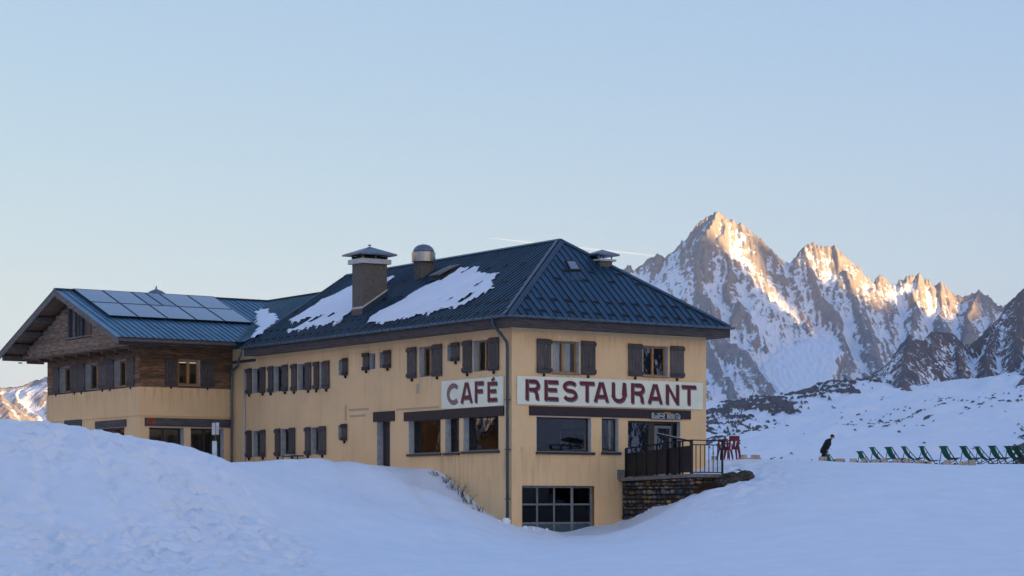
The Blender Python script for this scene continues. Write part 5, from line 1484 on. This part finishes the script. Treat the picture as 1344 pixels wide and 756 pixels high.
stm = [surf('stone_dark', (0.095, 0.070, 0.052), (0.038, 0.028, 0.022), 9, .85, bs=.5, bd=.03, rand=.3), surf('stone_brown', (0.22, 0.13, 0.068), (0.09, 0.054, 0.03), 9, .85, bs=.5, bd=.03, rand=.3),
       surf('stone_ochre', (0.46, 0.27, 0.10), (0.24, 0.14, 0.055), 9, .85, bs=.5, bd=.03, rand=.25), surf('stone_grey', (0.27, 0.235, 0.195), (0.12, 0.10, 0.085), 9, .85, bs=.5, bd=.03, rand=.3),
       surf('stone_blue', (0.05, 0.075, 0.11), (0.03, 0.045, 0.07), 9, .85, bs=.5, bd=.03, rand=.2)]
rs = random.Random(11)
def stones(fn, L, zb, ztf, rows_lo=.11, rows_hi=.27):
    z = zb
    while True:
        hgt = rs.uniform(rows_lo, rows_hi) * (0.75 if rs.random() < .4 else 1); u = rs.uniform(-.1, 0)
        if z > ztf(0) and z > ztf(L): break
        while u < L:
            w_ = rs.uniform(.12, .46) * (1.35 if rs.random() < .1 else 1)
            u1 = min(u + w_, L)
            top = min(z + hgt * rs.uniform(.72, 1.12), ztf((max(u, 0) + u1) / 2) - .01)
            if u1 - max(u, 0) > .07 and top - z > .05:
                a0, a1 = max(u, 0), u1; g = .012
                n_ = 8; cx_, cz_ = (a0 + a1) / 2, (z + top) / 2; rx, rz = (a1 - a0) / 2 - g, (top - z) / 2 - g
                ring = []
                for k in range(n_):
                    t = 2 * math.pi * (k + .5) / n_
                    q = (abs(math.cos(t)) ** 5 + abs(math.sin(t)) ** 5) ** (-1 / 5)
                    ring.append((cx_ + rx * math.cos(t) * q * rs.uniform(.80, 1.0), cz_ + rz * math.sin(t) * q * rs.uniform(.80, 1.0)))
                bul = rs.uniform(.035, .10); mb = MB()
                v = [fn(p, q, .08) for p, q in ring] + [fn(p, q, -bul * .55) for p, q in ring] + [fn(cx_ + (p - cx_) * .66, cz_ + (q - cz_) * .66, -bul) for p, q in ring]
                f = [(k, (k + 1) % n_, n_ + (k + 1) % n_, n_ + k) for k in range(n_)] + [(n_ + k, n_ + (k + 1) % n_, 2 * n_ + (k + 1) % n_, 2 * n_ + k) for k in range(n_)] + [tuple(2 * n_ + k for k in range(n_))]
                mb.add(v, f)
                mm = rs.choices(stm, [.40, .25, .13, .17, .05])[0]
                mb.build('stone', mm, sw)
            u = u1
        z += hgt
stones(lambda u, z, d: loc(PA + .055 + d, PB + u, z), 4.40, 0.15, lambda u: zt_plat(PB + u) - .14)
stones(lambda u, z, d: loc(PA + u, PB + .055 + d, z), 2.3, 1.55, lambda u: zt_plat(PB) - .14)

rail = empty('railing', bld_world((PA, PB, zt_plat(PB))), TH)
tag(rail, 'black iron railing with sheet panels and open bars around the entrance platform', 'railing')
RA = PA + .03
zr0 = zt_plat(PB)
def rl(a, b_, z): return (a - PA, b_ - PB, z - zr0)
def b_at(px): return hit(px, 600, (RA, 0, 0), (1, 0, 0)).y
bs_ = [min(b_at(p), -.06) for p in (822, 835, 848.5, 862, 876.5, 891.5, 907.5)]
btop = lambda b_: hit(822, 588.6, (RA, 0, 0), (1, 0, 0)).z + (b_ - bs_[0]) / (bs_[-1] - bs_[0]) * (hit(907.5, 577.6, (RA, 0, 0), (1, 0, 0)).z - hit(822, 588.6, (RA, 0, 0), (1, 0, 0)).z)
for i, b_ in enumerate(bs_):
    w_ = .03 if 0 < i < 5 else .045
    MB().box(RA - PA - w_, RA - PA + w_, b_ - PB - w_, b_ - PB + w_, zt_plat(b_) - zr0 - .02, btop(b_) - zr0).build('post', M['iron'], rail)
MB().bar(rl(RA, bs_[0], btop(bs_[0])), rl(RA, bs_[-1], btop(bs_[-1])), .06, .05).build('top_rail', M['iron'], rail)
for i in range(6):
    b0, b1 = bs_[i] - .036, bs_[i + 1] + .036
    pb0, pb1 = (zt_plat(b0) + .07, zt_plat(b1) + .07); pt0, pt1 = btop(b0) - .20, btop(b1) - .20
    mb = MB(); mb.hexa([rl(RA - .008, b0, pb0), rl(RA + .008, b0, pb0), rl(RA + .008, b1, pb1), rl(RA - .008, b1, pb1)], [rl(RA - .008, b0, pt0), rl(RA + .008, b0, pt0), rl(RA + .008, b1, pt1), rl(RA - .008, b1, pt1)])
    mb.build('sheet_panel', M['iron_panel'], rail)
ze_ = btop(bs_[-1]); BE = bs_[-1]
a_at = lambda px: hit(px, 600, (0, BE, 0), (0, 1, 0)).x
zlow, zup = hit(908, 619.8, (0, BE, 0), (0, 1, 0)).z, hit(908, 583.5, (0, BE, 0), (0, 1, 0)).z
aE = a_at(948)
for zz in (ze_ - .0, zup, zlow):
    MB().bar(rl(RA + .045, BE, zz), rl(aE + .03, BE, zz), .05, .04).build('top_rail' if zz == ze_ else 'cross_rail', M['iron'], rail)
for px_ in (913.5, 919.2, 924.8, 930.4, 936, 941.8):
    a = a_at(px_); MB().box(a - PA - .012, a - PA + .012, BE - PB - .012, BE - PB + .012, zlow - zr0 + .02, zup - zr0 - .02).build('bar', M['iron'], rail)
MB().box(aE - PA - .03, aE - PA + .03, BE - PB - .03, BE - PB + .03, zlow - zr0 - .35, ze_ - zr0 - .02).build('post', M['iron'], rail)

lec = empty('menu_lectern', bld_world((6.35, -3.1, zt_plat(-3.1))), TH)
tag(lec, 'slanted menu lectern with pale frosted top standing behind the black railing', 'lectern')
l0 = hit(871, 570.0, (0, -3.1, 0), (0, 1, 0)); l1 = hit(904, 577.0, (0, -3.1, 0), (0, 1, 0))
lz0 = zt_plat(-3.1)
def lc(p, dy, dz): return (p.x - 6.35, dy, p.z - lz0 + dz)
mb = MB(); mb.hexa([lc(l0, -.1, -.10), lc(l1, -.1, -.10), lc(l1, .45, -.02), lc(l0, .45, -.02)], [lc(l0, -.1, -.03), lc(l1, -.1, -.03), lc(l1, .45, .05), lc(l0, .45, .05)]); mb.build('desk_top', M['iron'], lec)
mb = MB(); mb.hexa([lc(l0, -.08, -.027), lc(l1, -.08, -.027), lc(l1, .43, .053), lc(l0, .43, .053)], [lc(l0, -.08, -.005), lc(l1, -.08, -.005), lc(l1, .43, .075), lc(l0, .43, .075)]); mb.build('frosted_cover', M['white'], lec)
for p in (l0, l1):
    for t in (.12,):
        q = l0.lerp(l1, .2 if p is l0 else .85)
        MB().box(q.x - 6.35 - .025, q.x - 6.35 + .025, .12, .17, 0, q.z - lz0 - .06).build('leg', M['iron'], lec)

# ------------------------------------------------------------------ dry plants and rocks by the walls
def shrub(x, y, hgt, n_, spread, label, group, mat='twig', rad=.010, lean=(0, 0)):
    z = ground_z(x, y) - .05
    o = empty('dry_shrub' if mat == 'twig' else 'dry_grass_tuft', (x, y, z))
    tag(o, label, 'shrub' if mat == 'twig' else 'grass', group)
    mb = MB()
    for k in range(n_):
        a, L = random.uniform(0, 6.28), hgt * random.uniform(.5, 1)
        p = Vector((random.uniform(-.12, .12) * spread, random.uniform(-.12, .12) * spread, 0)); pts = [p]
        d = Vector((math.cos(a) * .5 * spread + lean[0], math.sin(a) * .5 * spread + lean[1], 1)).normalized()
        for s in range(5):
            d = (d + Vector((random.uniform(-.25, .25), random.uniform(-.25, .25), -.10 * s if mat != 'twig' else -.05 * s))).normalized()
            pts.append(pts[-1] + d * L / 5)
        mb.tube(pts, [rad, rad * .9, rad * .75, rad * .6, rad * .45, rad * .25], 4, False)
        if mat == 'twig':
            for s in (2, 3, 4):
                q = pts[s]; e = q + Vector((random.uniform(-1, 1), random.uniform(-1, 1), random.uniform(.3, 1))).normalized() * L * .25
                mb.tube([q, (q + e) / 2 + Vector((0, 0, .02)), e], [rad * .5, rad * .4, rad * .2], 3, False)
    mb.build('stem' if mat == 'twig' else 'blades', M[mat], o)
for i, (b_, d_, hh) in enumerate([(4.9, .35, .35), (4.2, .32, .45), (3.6, .35, .6), (3.0, .35, .75), (2.4, .4, .65), (1.7, .4, .5)]):
    x, y = bw(-d_, b_); shrub(x, y, hh, 11, 1.2, 'bare brown shrub by the café wall, %s from the corner downpipe' % ORD[5 - i], 'bare shrubs along the café wall')
for (a, b_, hh) in [(5.75, -4.72, .75), (6.1, -4.75, .7), (6.5, -4.72, .6), (5.45, -4.66, .5)]:
    x, y = bw(a, b_); shrub(x, y, hh, 90, 1.7, 'rust-brown dry grass tuft at the foot of the open railing', 'dry grass tufts by the railing', 'grass', .009)
M['rock'] = surf('mossy_boulder', (0.085, 0.066, 0.045), (0.03, 0.024, 0.02), 7, .9, bs=.6, bd=.05)
def boulder(x, y, r, label, group=None, sink=.3, flat=.7):
    z = ground_z(x, y)
    bm = bmesh.new(); bmesh.ops.create_icosphere(bm, subdivisions=3, radius=1)
    sd = random.randint(0, 99)
    for v in bm.verts:
        c = v.co.normalized()
        f = 1 + .28 * float(gnoise(np.array(c.x * 1.6 + sd), np.array(c.y * 1.6 + c.z * 1.3), sd)) + .12 * float(gnoise(np.array(c.x * 4 + sd), np.array(c.z * 4 + c.y * 3), sd + 5))
        v.co = Vector((c.x * r * f * 1.25, c.y * r * f, c.z * r * f * flat))
    me = bpy.data.meshes.new('rock'); bm.to_mesh(me); bm.free()
    o = link_mesh('rock', me, M['rock']); o.location = (x, y, z + r * (flat - sink) * .6); o.rotation_euler = (0, 0, random.uniform(0, 6))
    tag(o, label, 'rock', group)
boulder(*bw(6.85, -4.75), .42, 'broad mossy brown boulder beside the end post of the railing')
boulder(*bw(7.55, -4.8), .34, 'dark pointed rock at the snow edge right of the railing')
boulder(*bw(6.3, -4.85), .30, 'rounded rock below the dry grass at the railing foot')
for (p, q, Y) in ((965.5, 627.5, 87), (974.5, 633.5, 85.5), (969, 624.5, 88)):
    X_ = (p - CX) / FPX * Y; boulder(X_, Y, .09, 'small dark stone poking through trodden snow beside the railing', 'small stones in the snow', .2, .5)
# broken snow crumbs against the garage
def crumb(x, y, r):
    z = ground_z(x, y); bm = bmesh.new(); bmesh.ops.create_icosphere(bm, subdivisions=2, radius=r)
    for v in bm.verts: v.co *= 1 + random.uniform(-.18, .18)
    me = bpy.data.meshes.new('snow_clod'); bm.to_mesh(me); bm.free(); me.polygons.foreach_set('use_smooth', [True] * len(me.polygons))
    o = link_mesh('snow_clod', me, M['snow']); o.location = (x, y, z + r * .5)
    tag(o, 'small white snow clod lying at the foot of the garage corner', 'snow clod', 'snow clods by the garage')
for (p, Y, r) in ((664.5, 85.3, .16), (689, 85.9, .14), (700, 86, .08), (718, 86.5, .07), (655, 85, .07)): crumb((p - CX) / FPX * Y, Y, r)

# ------------------------------------------------------------------ terrace furniture
def copy_tree(o, parent=None):
    c = o.copy(); col.objects.link(c); c.parent = parent
    for ch_ in list(o.children): copy_tree(ch_, c)
    return c
# deck chair: x forwards, two crossed frames and a green canvas sling
dc = empty('deck_chair', (0, 0, 0))
cv = [(-.50, .93), (-.40, .74), (-.28, .55), (-.13, .40), (.05, .30), (.22, .27), (.38, .30), (.50, .36)]
mb = MB(); nn_ = len(cv)
v = [(x, sgn * .20, z) for x, z in cv for sgn in (-1, 1)] + [(x + .004, sgn * .20, z - .012) for x, z in cv for sgn in (-1, 1)]
f = [(2 * i, 2 * i + 1, 2 * i + 3, 2 * i + 2) for i in range(nn_ - 1)] + [(2 * nn_ + 2 * i, 2 * nn_ + 2 * i + 2, 2 * nn_ + 2 * i + 3, 2 * nn_ + 2 * i + 1) for i in range(nn_ - 1)]
mb.add(v, f).build('canvas_sling', M['canvas'], dc, True)
for sgn in (-1, 1):
    MB().bar((-.50, sgn * .225, .95), (.42, sgn * .225, .03), .03, .045, (0, 1, 0)).build('back_frame', M['chairwood'], dc)
    MB().bar((.52, sgn * .255, .37), (-.42, sgn * .255, .03), .03, .045, (0, 1, 0)).build('seat_frame', M['chairwood'], dc)
    MB().bar((-.28, sgn * .285, .70), (-.42, sgn * .285, .05), .025, .035, (0, 1, 0)).build('prop', M['chairwood'], dc)
for (x, z) in ((-.50, .945), (.51, .365), (.40, .05), (-.41, .05)):
    MB().bar((x, -.29, z), (x, .29, z), .03, .03).build('cross_bar', M['chairwood'], dc)
LB_ = 'dark green canvas deck chair standing on the snowy terrace facing the mountains'
spots = [(1093, 122, 8, 0), (1137, 116, 5, 0), (1155, 109, -7, 0), (1174.5, 108.5, 9, 0), (1197, 107.4, -9, 0), (1217, 107, -8, 1), (1246, 105.5, 12, 0), (1273.5, 106, 3, 0), (1293, 106.6, -8, 0), (1311, 105.6, 6, 0), (1332, 106, 4, 0), (1343, 106.4, 0, 0), (1362, 106, 3, 0)]
dch = {0: 0.91, 1: 0.80}
for i, (px_, Y, tw, low_) in enumerate(spots):
    o = dc if i == 0 else copy_tree(dc)
    X_ = (px_ - CX) / FPX * Y
    o.location = (X_, Y, ground_z(X_, Y) - .02 + {0: 0, 1: 0}[low_])
    o.rotation_euler = (0, R(10 if low_ else 0), R(28 + tw)); o.scale = (.93, .93, .92 if not low_ else .86)
    tag(o, ('dark green canvas deck chair, %s in line from the person in black' % ORD[i]) if i not in (5, 6, 0) else {5: 'green deck chair reclined lower than its neighbours on the terrace', 6: 'green deck chair standing apart, its crossed legs clear of the wooden seats', 0: 'far green deck chair beside the person in black'}[i], 'deck chair', 'green deck chairs on the terrace')
# slatted pine block seats
cr = empty('wooden_seat', (0, 0, 0))
for k in range(5):
    x = -.21 + k * .105
    mb = MB(); mb.hexa([(x - .047, -.2, 0), (x + .047, -.2, 0), (x + .047, -.175, 0), (x - .047, -.175, 0)], [(x * .86 - .042, -.17, .36), (x * .86 + .042, -.17, .36), (x * .86 + .042, -.145, .36), (x * .86 - .042, -.145, .36)]); mb.build('slat', M['wood_pale'], cr)
    MB().box(x * .86 - .046, x * .86 + .046, -.18, .20, .362, .39).build('slat', M['wood_pale'], cr)
for sx_ in (-.25, .235):
    mb = MB(); mb.hexa([(sx_, -.174, 0), (sx_ + .02, -.174, 0), (sx_ + .02, .2, 0), (sx_, .2, 0)], [(sx_ * .86, -.144, .36), (sx_ * .86 + .02, -.144, .36), (sx_ * .86 + .02, .19, .36), (sx_ * .86, .19, .36)]); mb.build('side', M['wood_pale'], cr)
MB().box(-.2, .2, -.17, -.16, .10, .16).build('cross_batten', M['wood_pale'], cr)
seats = [(974.5, 98.5, 0), (991.5, 98.5, 0), (1080, 98.4, 4), (1096, 99.4, -8), (1104, 98.8, 6), (1120, 100.5, 0), (1134.5, 98.6, -6), (1148.5, 98.8, 8), (1160.5, 99.6, 0), (1177, 100, 5), (1190.5, 99.2, 0), (1207, 98.5, -10), (1217.5, 98.7, 4), (1244, 100, 0), (1264, 98.6, 3), (1275.5, 98.6, -3), (938, 99, 0)]
for i, (px_, Y, tw) in enumerate(seats):
    o = cr if i == 0 else copy_tree(cr)
    X_ = (px_ - CX) / FPX * Y
    o.location = (X_, Y, ground_z(X_, Y) - (.10 if i > 1 else .05)); o.rotation_euler = (0, 0, R(tw))
    o.scale = (.62, .7, random.uniform(.62, .85)) if i > 2 else ((.8, .8, .75) if i < 2 else (.7, .7, .85))
    tag(o, ('pale pine slatted block seat, %s along the terrace rim from the red chairs' % ORD[i]) if i < 16 else 'pale pine slatted block seat behind the open railing bars', 'seat', 'pine block seats on the terrace')
bmx = empty('timber_bench', ((983 - CX) / FPX * 98.9, 98.9, ground_z((983 - CX) / FPX * 98.9, 98.9)))
tag(bmx, 'low pine plank joining two block seats beside the red plastic chairs', 'bench')
MB().box(-.55, .55, .02, .2, .02, .10).build('plank', M['wood_pale'], bmx); MB().box(-.45, -.35, .05, .17, -.15, .02).box(.35, .45, .05, .17, -.15, .02).build('foot', M['wood_pale'], bmx)
# long timber edging of the terrace, board after board
pts_ = [(1041, 98.3), (1072, 98.3), (1102, 98.2), (1132, 98.2), (1162, 98.2), (1192, 98.2), (1222, 98.2), (1262, 98.2)]
for i in range(len(pts_) - 1):
    (p0, Y0), (p1, Y1) = pts_[i], pts_[i + 1]
    xa, xb = (p0 - CX) / FPX * Y0, (p1 - CX) / FPX * Y1
    za, zb_ = ground_z(xa, Y0), ground_z(xb, Y1)
    o = empty('edging_board', (xa, Y0, za))
    MB().bar((.02, 0, .0), (xb - xa - .02, Y1 - Y0, zb_ - za + .0), .14, .07).build('board', M['wood_pale'], o)
    for t in (.2, .8): MB().box((xb - xa) * t - .04, (xb - xa) * t + .04, .082, .14, -.25, .08).build('stake', M['chairwood'], o)
    tag(o, 'long weathered timber edging board on the terrace rim, %s from the red chairs' % ORD[i], 'board', 'timber edging boards')

# dark red plastic chairs
def plastic_chair():
    o = empty('plastic_chair', (0, 0, 0))
    mb = MB(); mb.hexa([(-.23, -.22, .41), (.23, -.22, .42), (.23, .22, .42), (-.23, .22, .41)], [(-.23, -.22, .44), (.24, -.22, .45), (.24, .22, .45), (-.23, .22, .44)]); mb.build('seat', M['redplastic'], o)
    for (sx_, sy_) in ((-1, -1), (1, -1), (1, 1), (-1, 1)):
        MB().tube([(sx_ * .21, sy_ * .21, .43), (sx_ * .25, sy_ * .25, .2), (sx_ * .28, sy_ * .27, 0)], [.045, .04, .03], 6).build('leg', M['redplastic'], o)
    bk = MB()
    bk.hexa([(-.27, -.22, .44), (-.23, -.22, .44), (-.23, -.15, .44), (-.27, -.15, .44)], [(-.36, -.22, .88), (-.33, -.22, .88), (-.33, -.15, .88), (-.36, -.15, .88)])
    bk.hexa([(-.27, .15, .44), (-.23, .15, .44), (-.23, .22, .44), (-.27, .22, .44)], [(-.36, .15, .88), (-.33, .15, .88), (-.33, .22, .88), (-.36, .22, .88)])
    bk.hexa([(-.26, -.05, .44), (-.23, -.05, .44), (-.23, .05, .44), (-.26, .05, .44)], [(-.35, -.05, .82), (-.33, -.05, .82), (-.33, .05, .82), (-.35, .05, .82)])
    bk.hexa([(-.352, -.15, .76), (-.325, -.15, .76), (-.325, .15, .76), (-.352, .15, .76)], [(-.372, -.15, .88), (-.335, -.15, .88), (-.335, .15, .88), (-.372, .15, .88)])
    bk.build('backrest', M['redplastic'], o)
    for s_ in (-1, 1):
        MB().tube([(-.32, s_ * .25, .68), (0, s_ * .27, .66), (.20, s_ * .27, .64), (.24, s_ * .25, .45)], [.03, .03, .03, .03], 6).build('armrest', M['redplastic'], o)
    return o
c1 = plastic_chair(); lbl = ['dark red plastic armchair, lower one of the stack beside the railing end', 'dark red plastic armchair stacked on top of another beside the railing', 'dark red plastic armchair standing next to the stacked pair']
for i, (px_, Y, dz, rz_) in enumerate([(961, 94.0, 0, 100), (961, 94.0, .10, 100), (951.5, 94.6, 0, 70)]):
    o = c1 if i == 0 else copy_tree(c1)
    X_ = (px_ - CX) / FPX * Y
    o.location = (X_, Y, ground_z(X_, Y) + dz); o.rotation_euler = (0, 0, R(rz_))
    tag(o, lbl[i], 'chair', 'red plastic chairs')

# sign post by the timber wing, metal rack below the shuttered windows
Y = 93.0; X_ = (283 - CX) / FPX * Y; zt = (HZ - 555) / FPX * Y; zg = ground_z(X_, Y) - .1
sp = empty('sign_post', (X_, Y, zg)); tag(sp, 'thin post with two small pale boards standing in front of the timber wing', 'sign post')
MB().tube([(0, 0, 0), (0, 0, zt - zg)], .035, 8).build('post', M['frame_dark'], sp)
MB().box(-.145, -.01, -.06, -.036, zt - zg - .50, zt - zg).build('sign_panel', M['white'], sp); MB().box(.012, .15, -.06, -.036, zt - zg - .49, zt - zg + .01).build('sign_panel', M['reveal'], sp)
MB().box(-.13, .06, -.10, -.04, 0, zt - zg - .75).build('lower_board', M['paper'], sp)
xx, yy = bw(-.35, FL(383, 600, -.35)[0])
rk = empty('metal_rack', (xx, yy, ground_z(xx, yy) - .02), TH); tag(rk, 'low rusty metal rack against the ochre wall under the shuttered windows', 'rack')
zr_ = FL(383, 598.5, -.35)[1] + Z0 - (ground_z(xx, yy) - .02)
for s_ in (-.75, .6): MB().tube([(-.12, s_, 0), (-.12, s_, zr_), (.15, s_, zr_)], .025, 6).build('leg', M['darkred'], rk)
MB().box(-.14, .16, -.8, .65, zr_ - .03, zr_ + .02).build('shelf', M['frame_dark'], rk); MB().tube([(-.12, -.75, zr_ * .45), (-.12, .6, zr_ * .45)], .022, 6).build('lower_bar', M['darkred'], rk)
MB().box(-.1, .12, -.05, .55, zr_ + .02, zr_ + .07).build('white_board', M['white'], rk)

# ------------------------------------------------------------------ the person bending forward on the terrace
def skin_mesh(name, joints, edges, mat, parent, root=0, sub=2):
    me = bpy.data.meshes.new(name)
    me.from_pydata([j[:3] for j in joints], edges, [])
    o = link_mesh(name, me, mat, parent)
    sk = o.modifiers.new('skin', 'SKIN'); sk.use_smooth_shade = True
    for i, j in enumerate(joints):
        r_ = j[3]; me.skin_vertices[0].data[i].radius = (r_, r_) if not isinstance(r_, tuple) else r_
        me.skin_vertices[0].data[i].use_root = (i == root)
    ss = o.modifiers.new('sub', 'SUBSURF'); ss.levels = sub; ss.render_levels = sub
    return o
Yp = 114.0; Xp = (1079 - CX) / FPX * Yp; zp = ground_z(Xp, Yp)
per = empty('person', (Xp, Yp, zp), R(12))
per.rotation_euler = (0, R(9), R(12)); tag(per, 'person in a long black jacket bending forward near the deck chairs', 'person')
J = [(0, 0, .93, .12), (.05, 0, 1.12, .12), (.14, 0, 1.32, .13), (.20, 0, 1.42, .055), (.245, 0, 1.49, .055), (.30, 0, 1.56, .088), (.335, 0, 1.62, .07),
     (0, .10, .88, .085), (.06, .10, .50, .06), (-.02, .10, .09, .045), (.14, .10, .04, .04), (0, -.10, .88, .085), (-.10, -.10, .50, .06), (-.22, -.10, .10, .045), (-.06, -.10, .04, .04),
     (.14, .19, 1.36, .06), (.06, .25, 1.10, .045), (.12, .25, .86, .035), (.15, .25, .80, .03), (.14, -.19, 1.36, .06), (-.02, -.25, 1.10, .045), (.05, -.25, .86, .035), (.08, -.25, .80, .03)]
E = [(0, 1), (1, 2), (2, 3), (3, 4), (4, 5), (5, 6), (0, 7), (7, 8), (8, 9), (9, 10), (0, 11), (11, 12), (12, 13), (13, 14), (2, 15), (15, 16), (16, 17), (17, 18), (2, 19), (19, 20), (20, 21), (21, 22)]
for base, sy_ in ((18, 1), (22, -1)):
    bx, by, bz = J[base][:3]
    for k, (dx, L) in enumerate(((-.03, .07), (-.01, .085), (.012, .08), (.032, .065))):
        n0 = len(J); J += [(bx + dx + .01, by, bz - .05, .010), (bx + dx + .025, by - sy_ * .012, bz - .05 - L * .6, .008)]; E += [(base, n0), (n0, n0 + 1)]
    n0 = len(J); J += [(bx + .045, by - sy_ * .02, bz - .01, .011), (bx + .065, by - sy_ * .03, bz - .05, .009)]; E += [(base, n0), (n0, n0 + 1)]
body = skin_mesh('body', J, E, M['skin'], per, 0, 1)
jk = [(-.06, 0, .62, (.23, .22)), (-.02, 0, .85, (.225, .215)), (.05, 0, 1.10, (.22, .20)), (.15, 0, 1.33, (.22, .18)), (.19, 0, 1.43, .085), (.22, 0, 1.46, .078),
      (.13, .20, 1.37, .085), (.06, .26, 1.10, .068), (.12, .26, .88, .055), (.13, -.20, 1.37, .085), (-.02, -.26, 1.10, .068), (.05, -.26, .88, .055)]
skin_mesh('jacket', jk, [(0, 1), (1, 2), (2, 3), (3, 4), (4, 5), (3, 6), (6, 7), (7, 8), (3, 9), (9, 10), (10, 11)], M['cloth'], per, 2)
tz = [(0, 0, .92, .13), (0, .10, .86, .10), (.06, .10, .50, .078), (-.02, .10, .12, .065), (.0, .10, .03, .06), (.13, .10, .03, .05), (0, -.10, .86, .10), (-.10, -.10, .50, .078), (-.22, -.10, .12, .065), (-.2, -.10, .03, .06), (-.07, -.10, .03, .05)]
skin_mesh('trousers', tz, [(0, 1), (1, 2), (2, 3), (3, 4), (4, 5), (0, 6), (6, 7), (7, 8), (8, 9), (9, 10)], M['cloth'], per)
def blob(name, c, r, mat, parent):
    bm = bmesh.new(); bmesh.ops.create_icosphere(bm, subdivisions=3, radius=1)
    for v_ in bm.verts: v_.co = Vector((v_.co.x * r[0] + c[0], v_.co.y * r[1] + c[1], v_.co.z * r[2] + c[2]))
    me = bpy.data.meshes.new(name); bm.to_mesh(me); bm.free(); me.polygons.foreach_set('use_smooth', [True] * len(me.polygons))
    return link_mesh(name, me, mat, parent)
blob('hair', (.295, 0, 1.635), (.105, .092, .085), M['hair'], per); blob('nose', (.415, 0, 1.575), (.028, .018, .024), M['skin'], per)
for s_ in (-1, 1):
    blob('ear', (.30, s_ * .088, 1.575), (.022, .012, .032), M['skin'], per); blob('eye', (.392, s_ * .034, 1.60), (.012, .013, .01), M['hair'], per)
blob('mouth', (.398, 0, 1.535), (.010, .026, .007), M['darkred'], per)

# ------------------------------------------------------------------ contrail high behind the roof
m, n, l, b = mat_new('contrail_vapour')
tr = n.new('ShaderNodeBsdfTransparent'); mx = n.new('ShaderNodeMixShader'); mx.inputs[0].default_value = .065
b.inputs['Base Color'].default_value = (.9, .9, .9, 1); b.inputs['Roughness'].default_value = 1
l.new(tr.outputs[0], mx.inputs[1]); l.new(b.outputs[0], mx.inputs[2]); l.new(mx.outputs[0], n['Material Output'].inputs['Surface'])
ctp = [pix(p, q, 24000) for p, q in ((640, 312.2), (668, 315), (700, 318.6), (740, 323), (780, 327.2), (830, 332.5), (885, 338.5))]
ct_ = MB().tube(ctp, [2, 6, 8, 9, 9, 8, 3], 8).build('contrail', m)
tag(ct_, 'thin pale orange contrail in the sky behind the dark roof peak', 'contrail')

# ------------------------------------------------------------------ thin valley haze round the whole place (sky and contrail stay outside)
m = bpy.data.materials.new('valley_haze'); m.use_nodes = True
n, l = m.node_tree.nodes, m.node_tree.links
n.remove(n['Principled BSDF'])
pv = n.new('ShaderNodeVolumePrincipled')
pv.inputs['Color'].default_value = (0.60, 0.76, 1.0, 1); pv.inputs['Density'].default_value = 1.4e-5; pv.inputs['Anisotropy'].default_value = 0.0
l.new(pv.outputs[0], n['Material Output'].inputs['Volume'])
hz = MB().box(-26500, 26500, -26500, 26500, -200, 2400).build('haze', m)
tag(hz, kind='stuff')
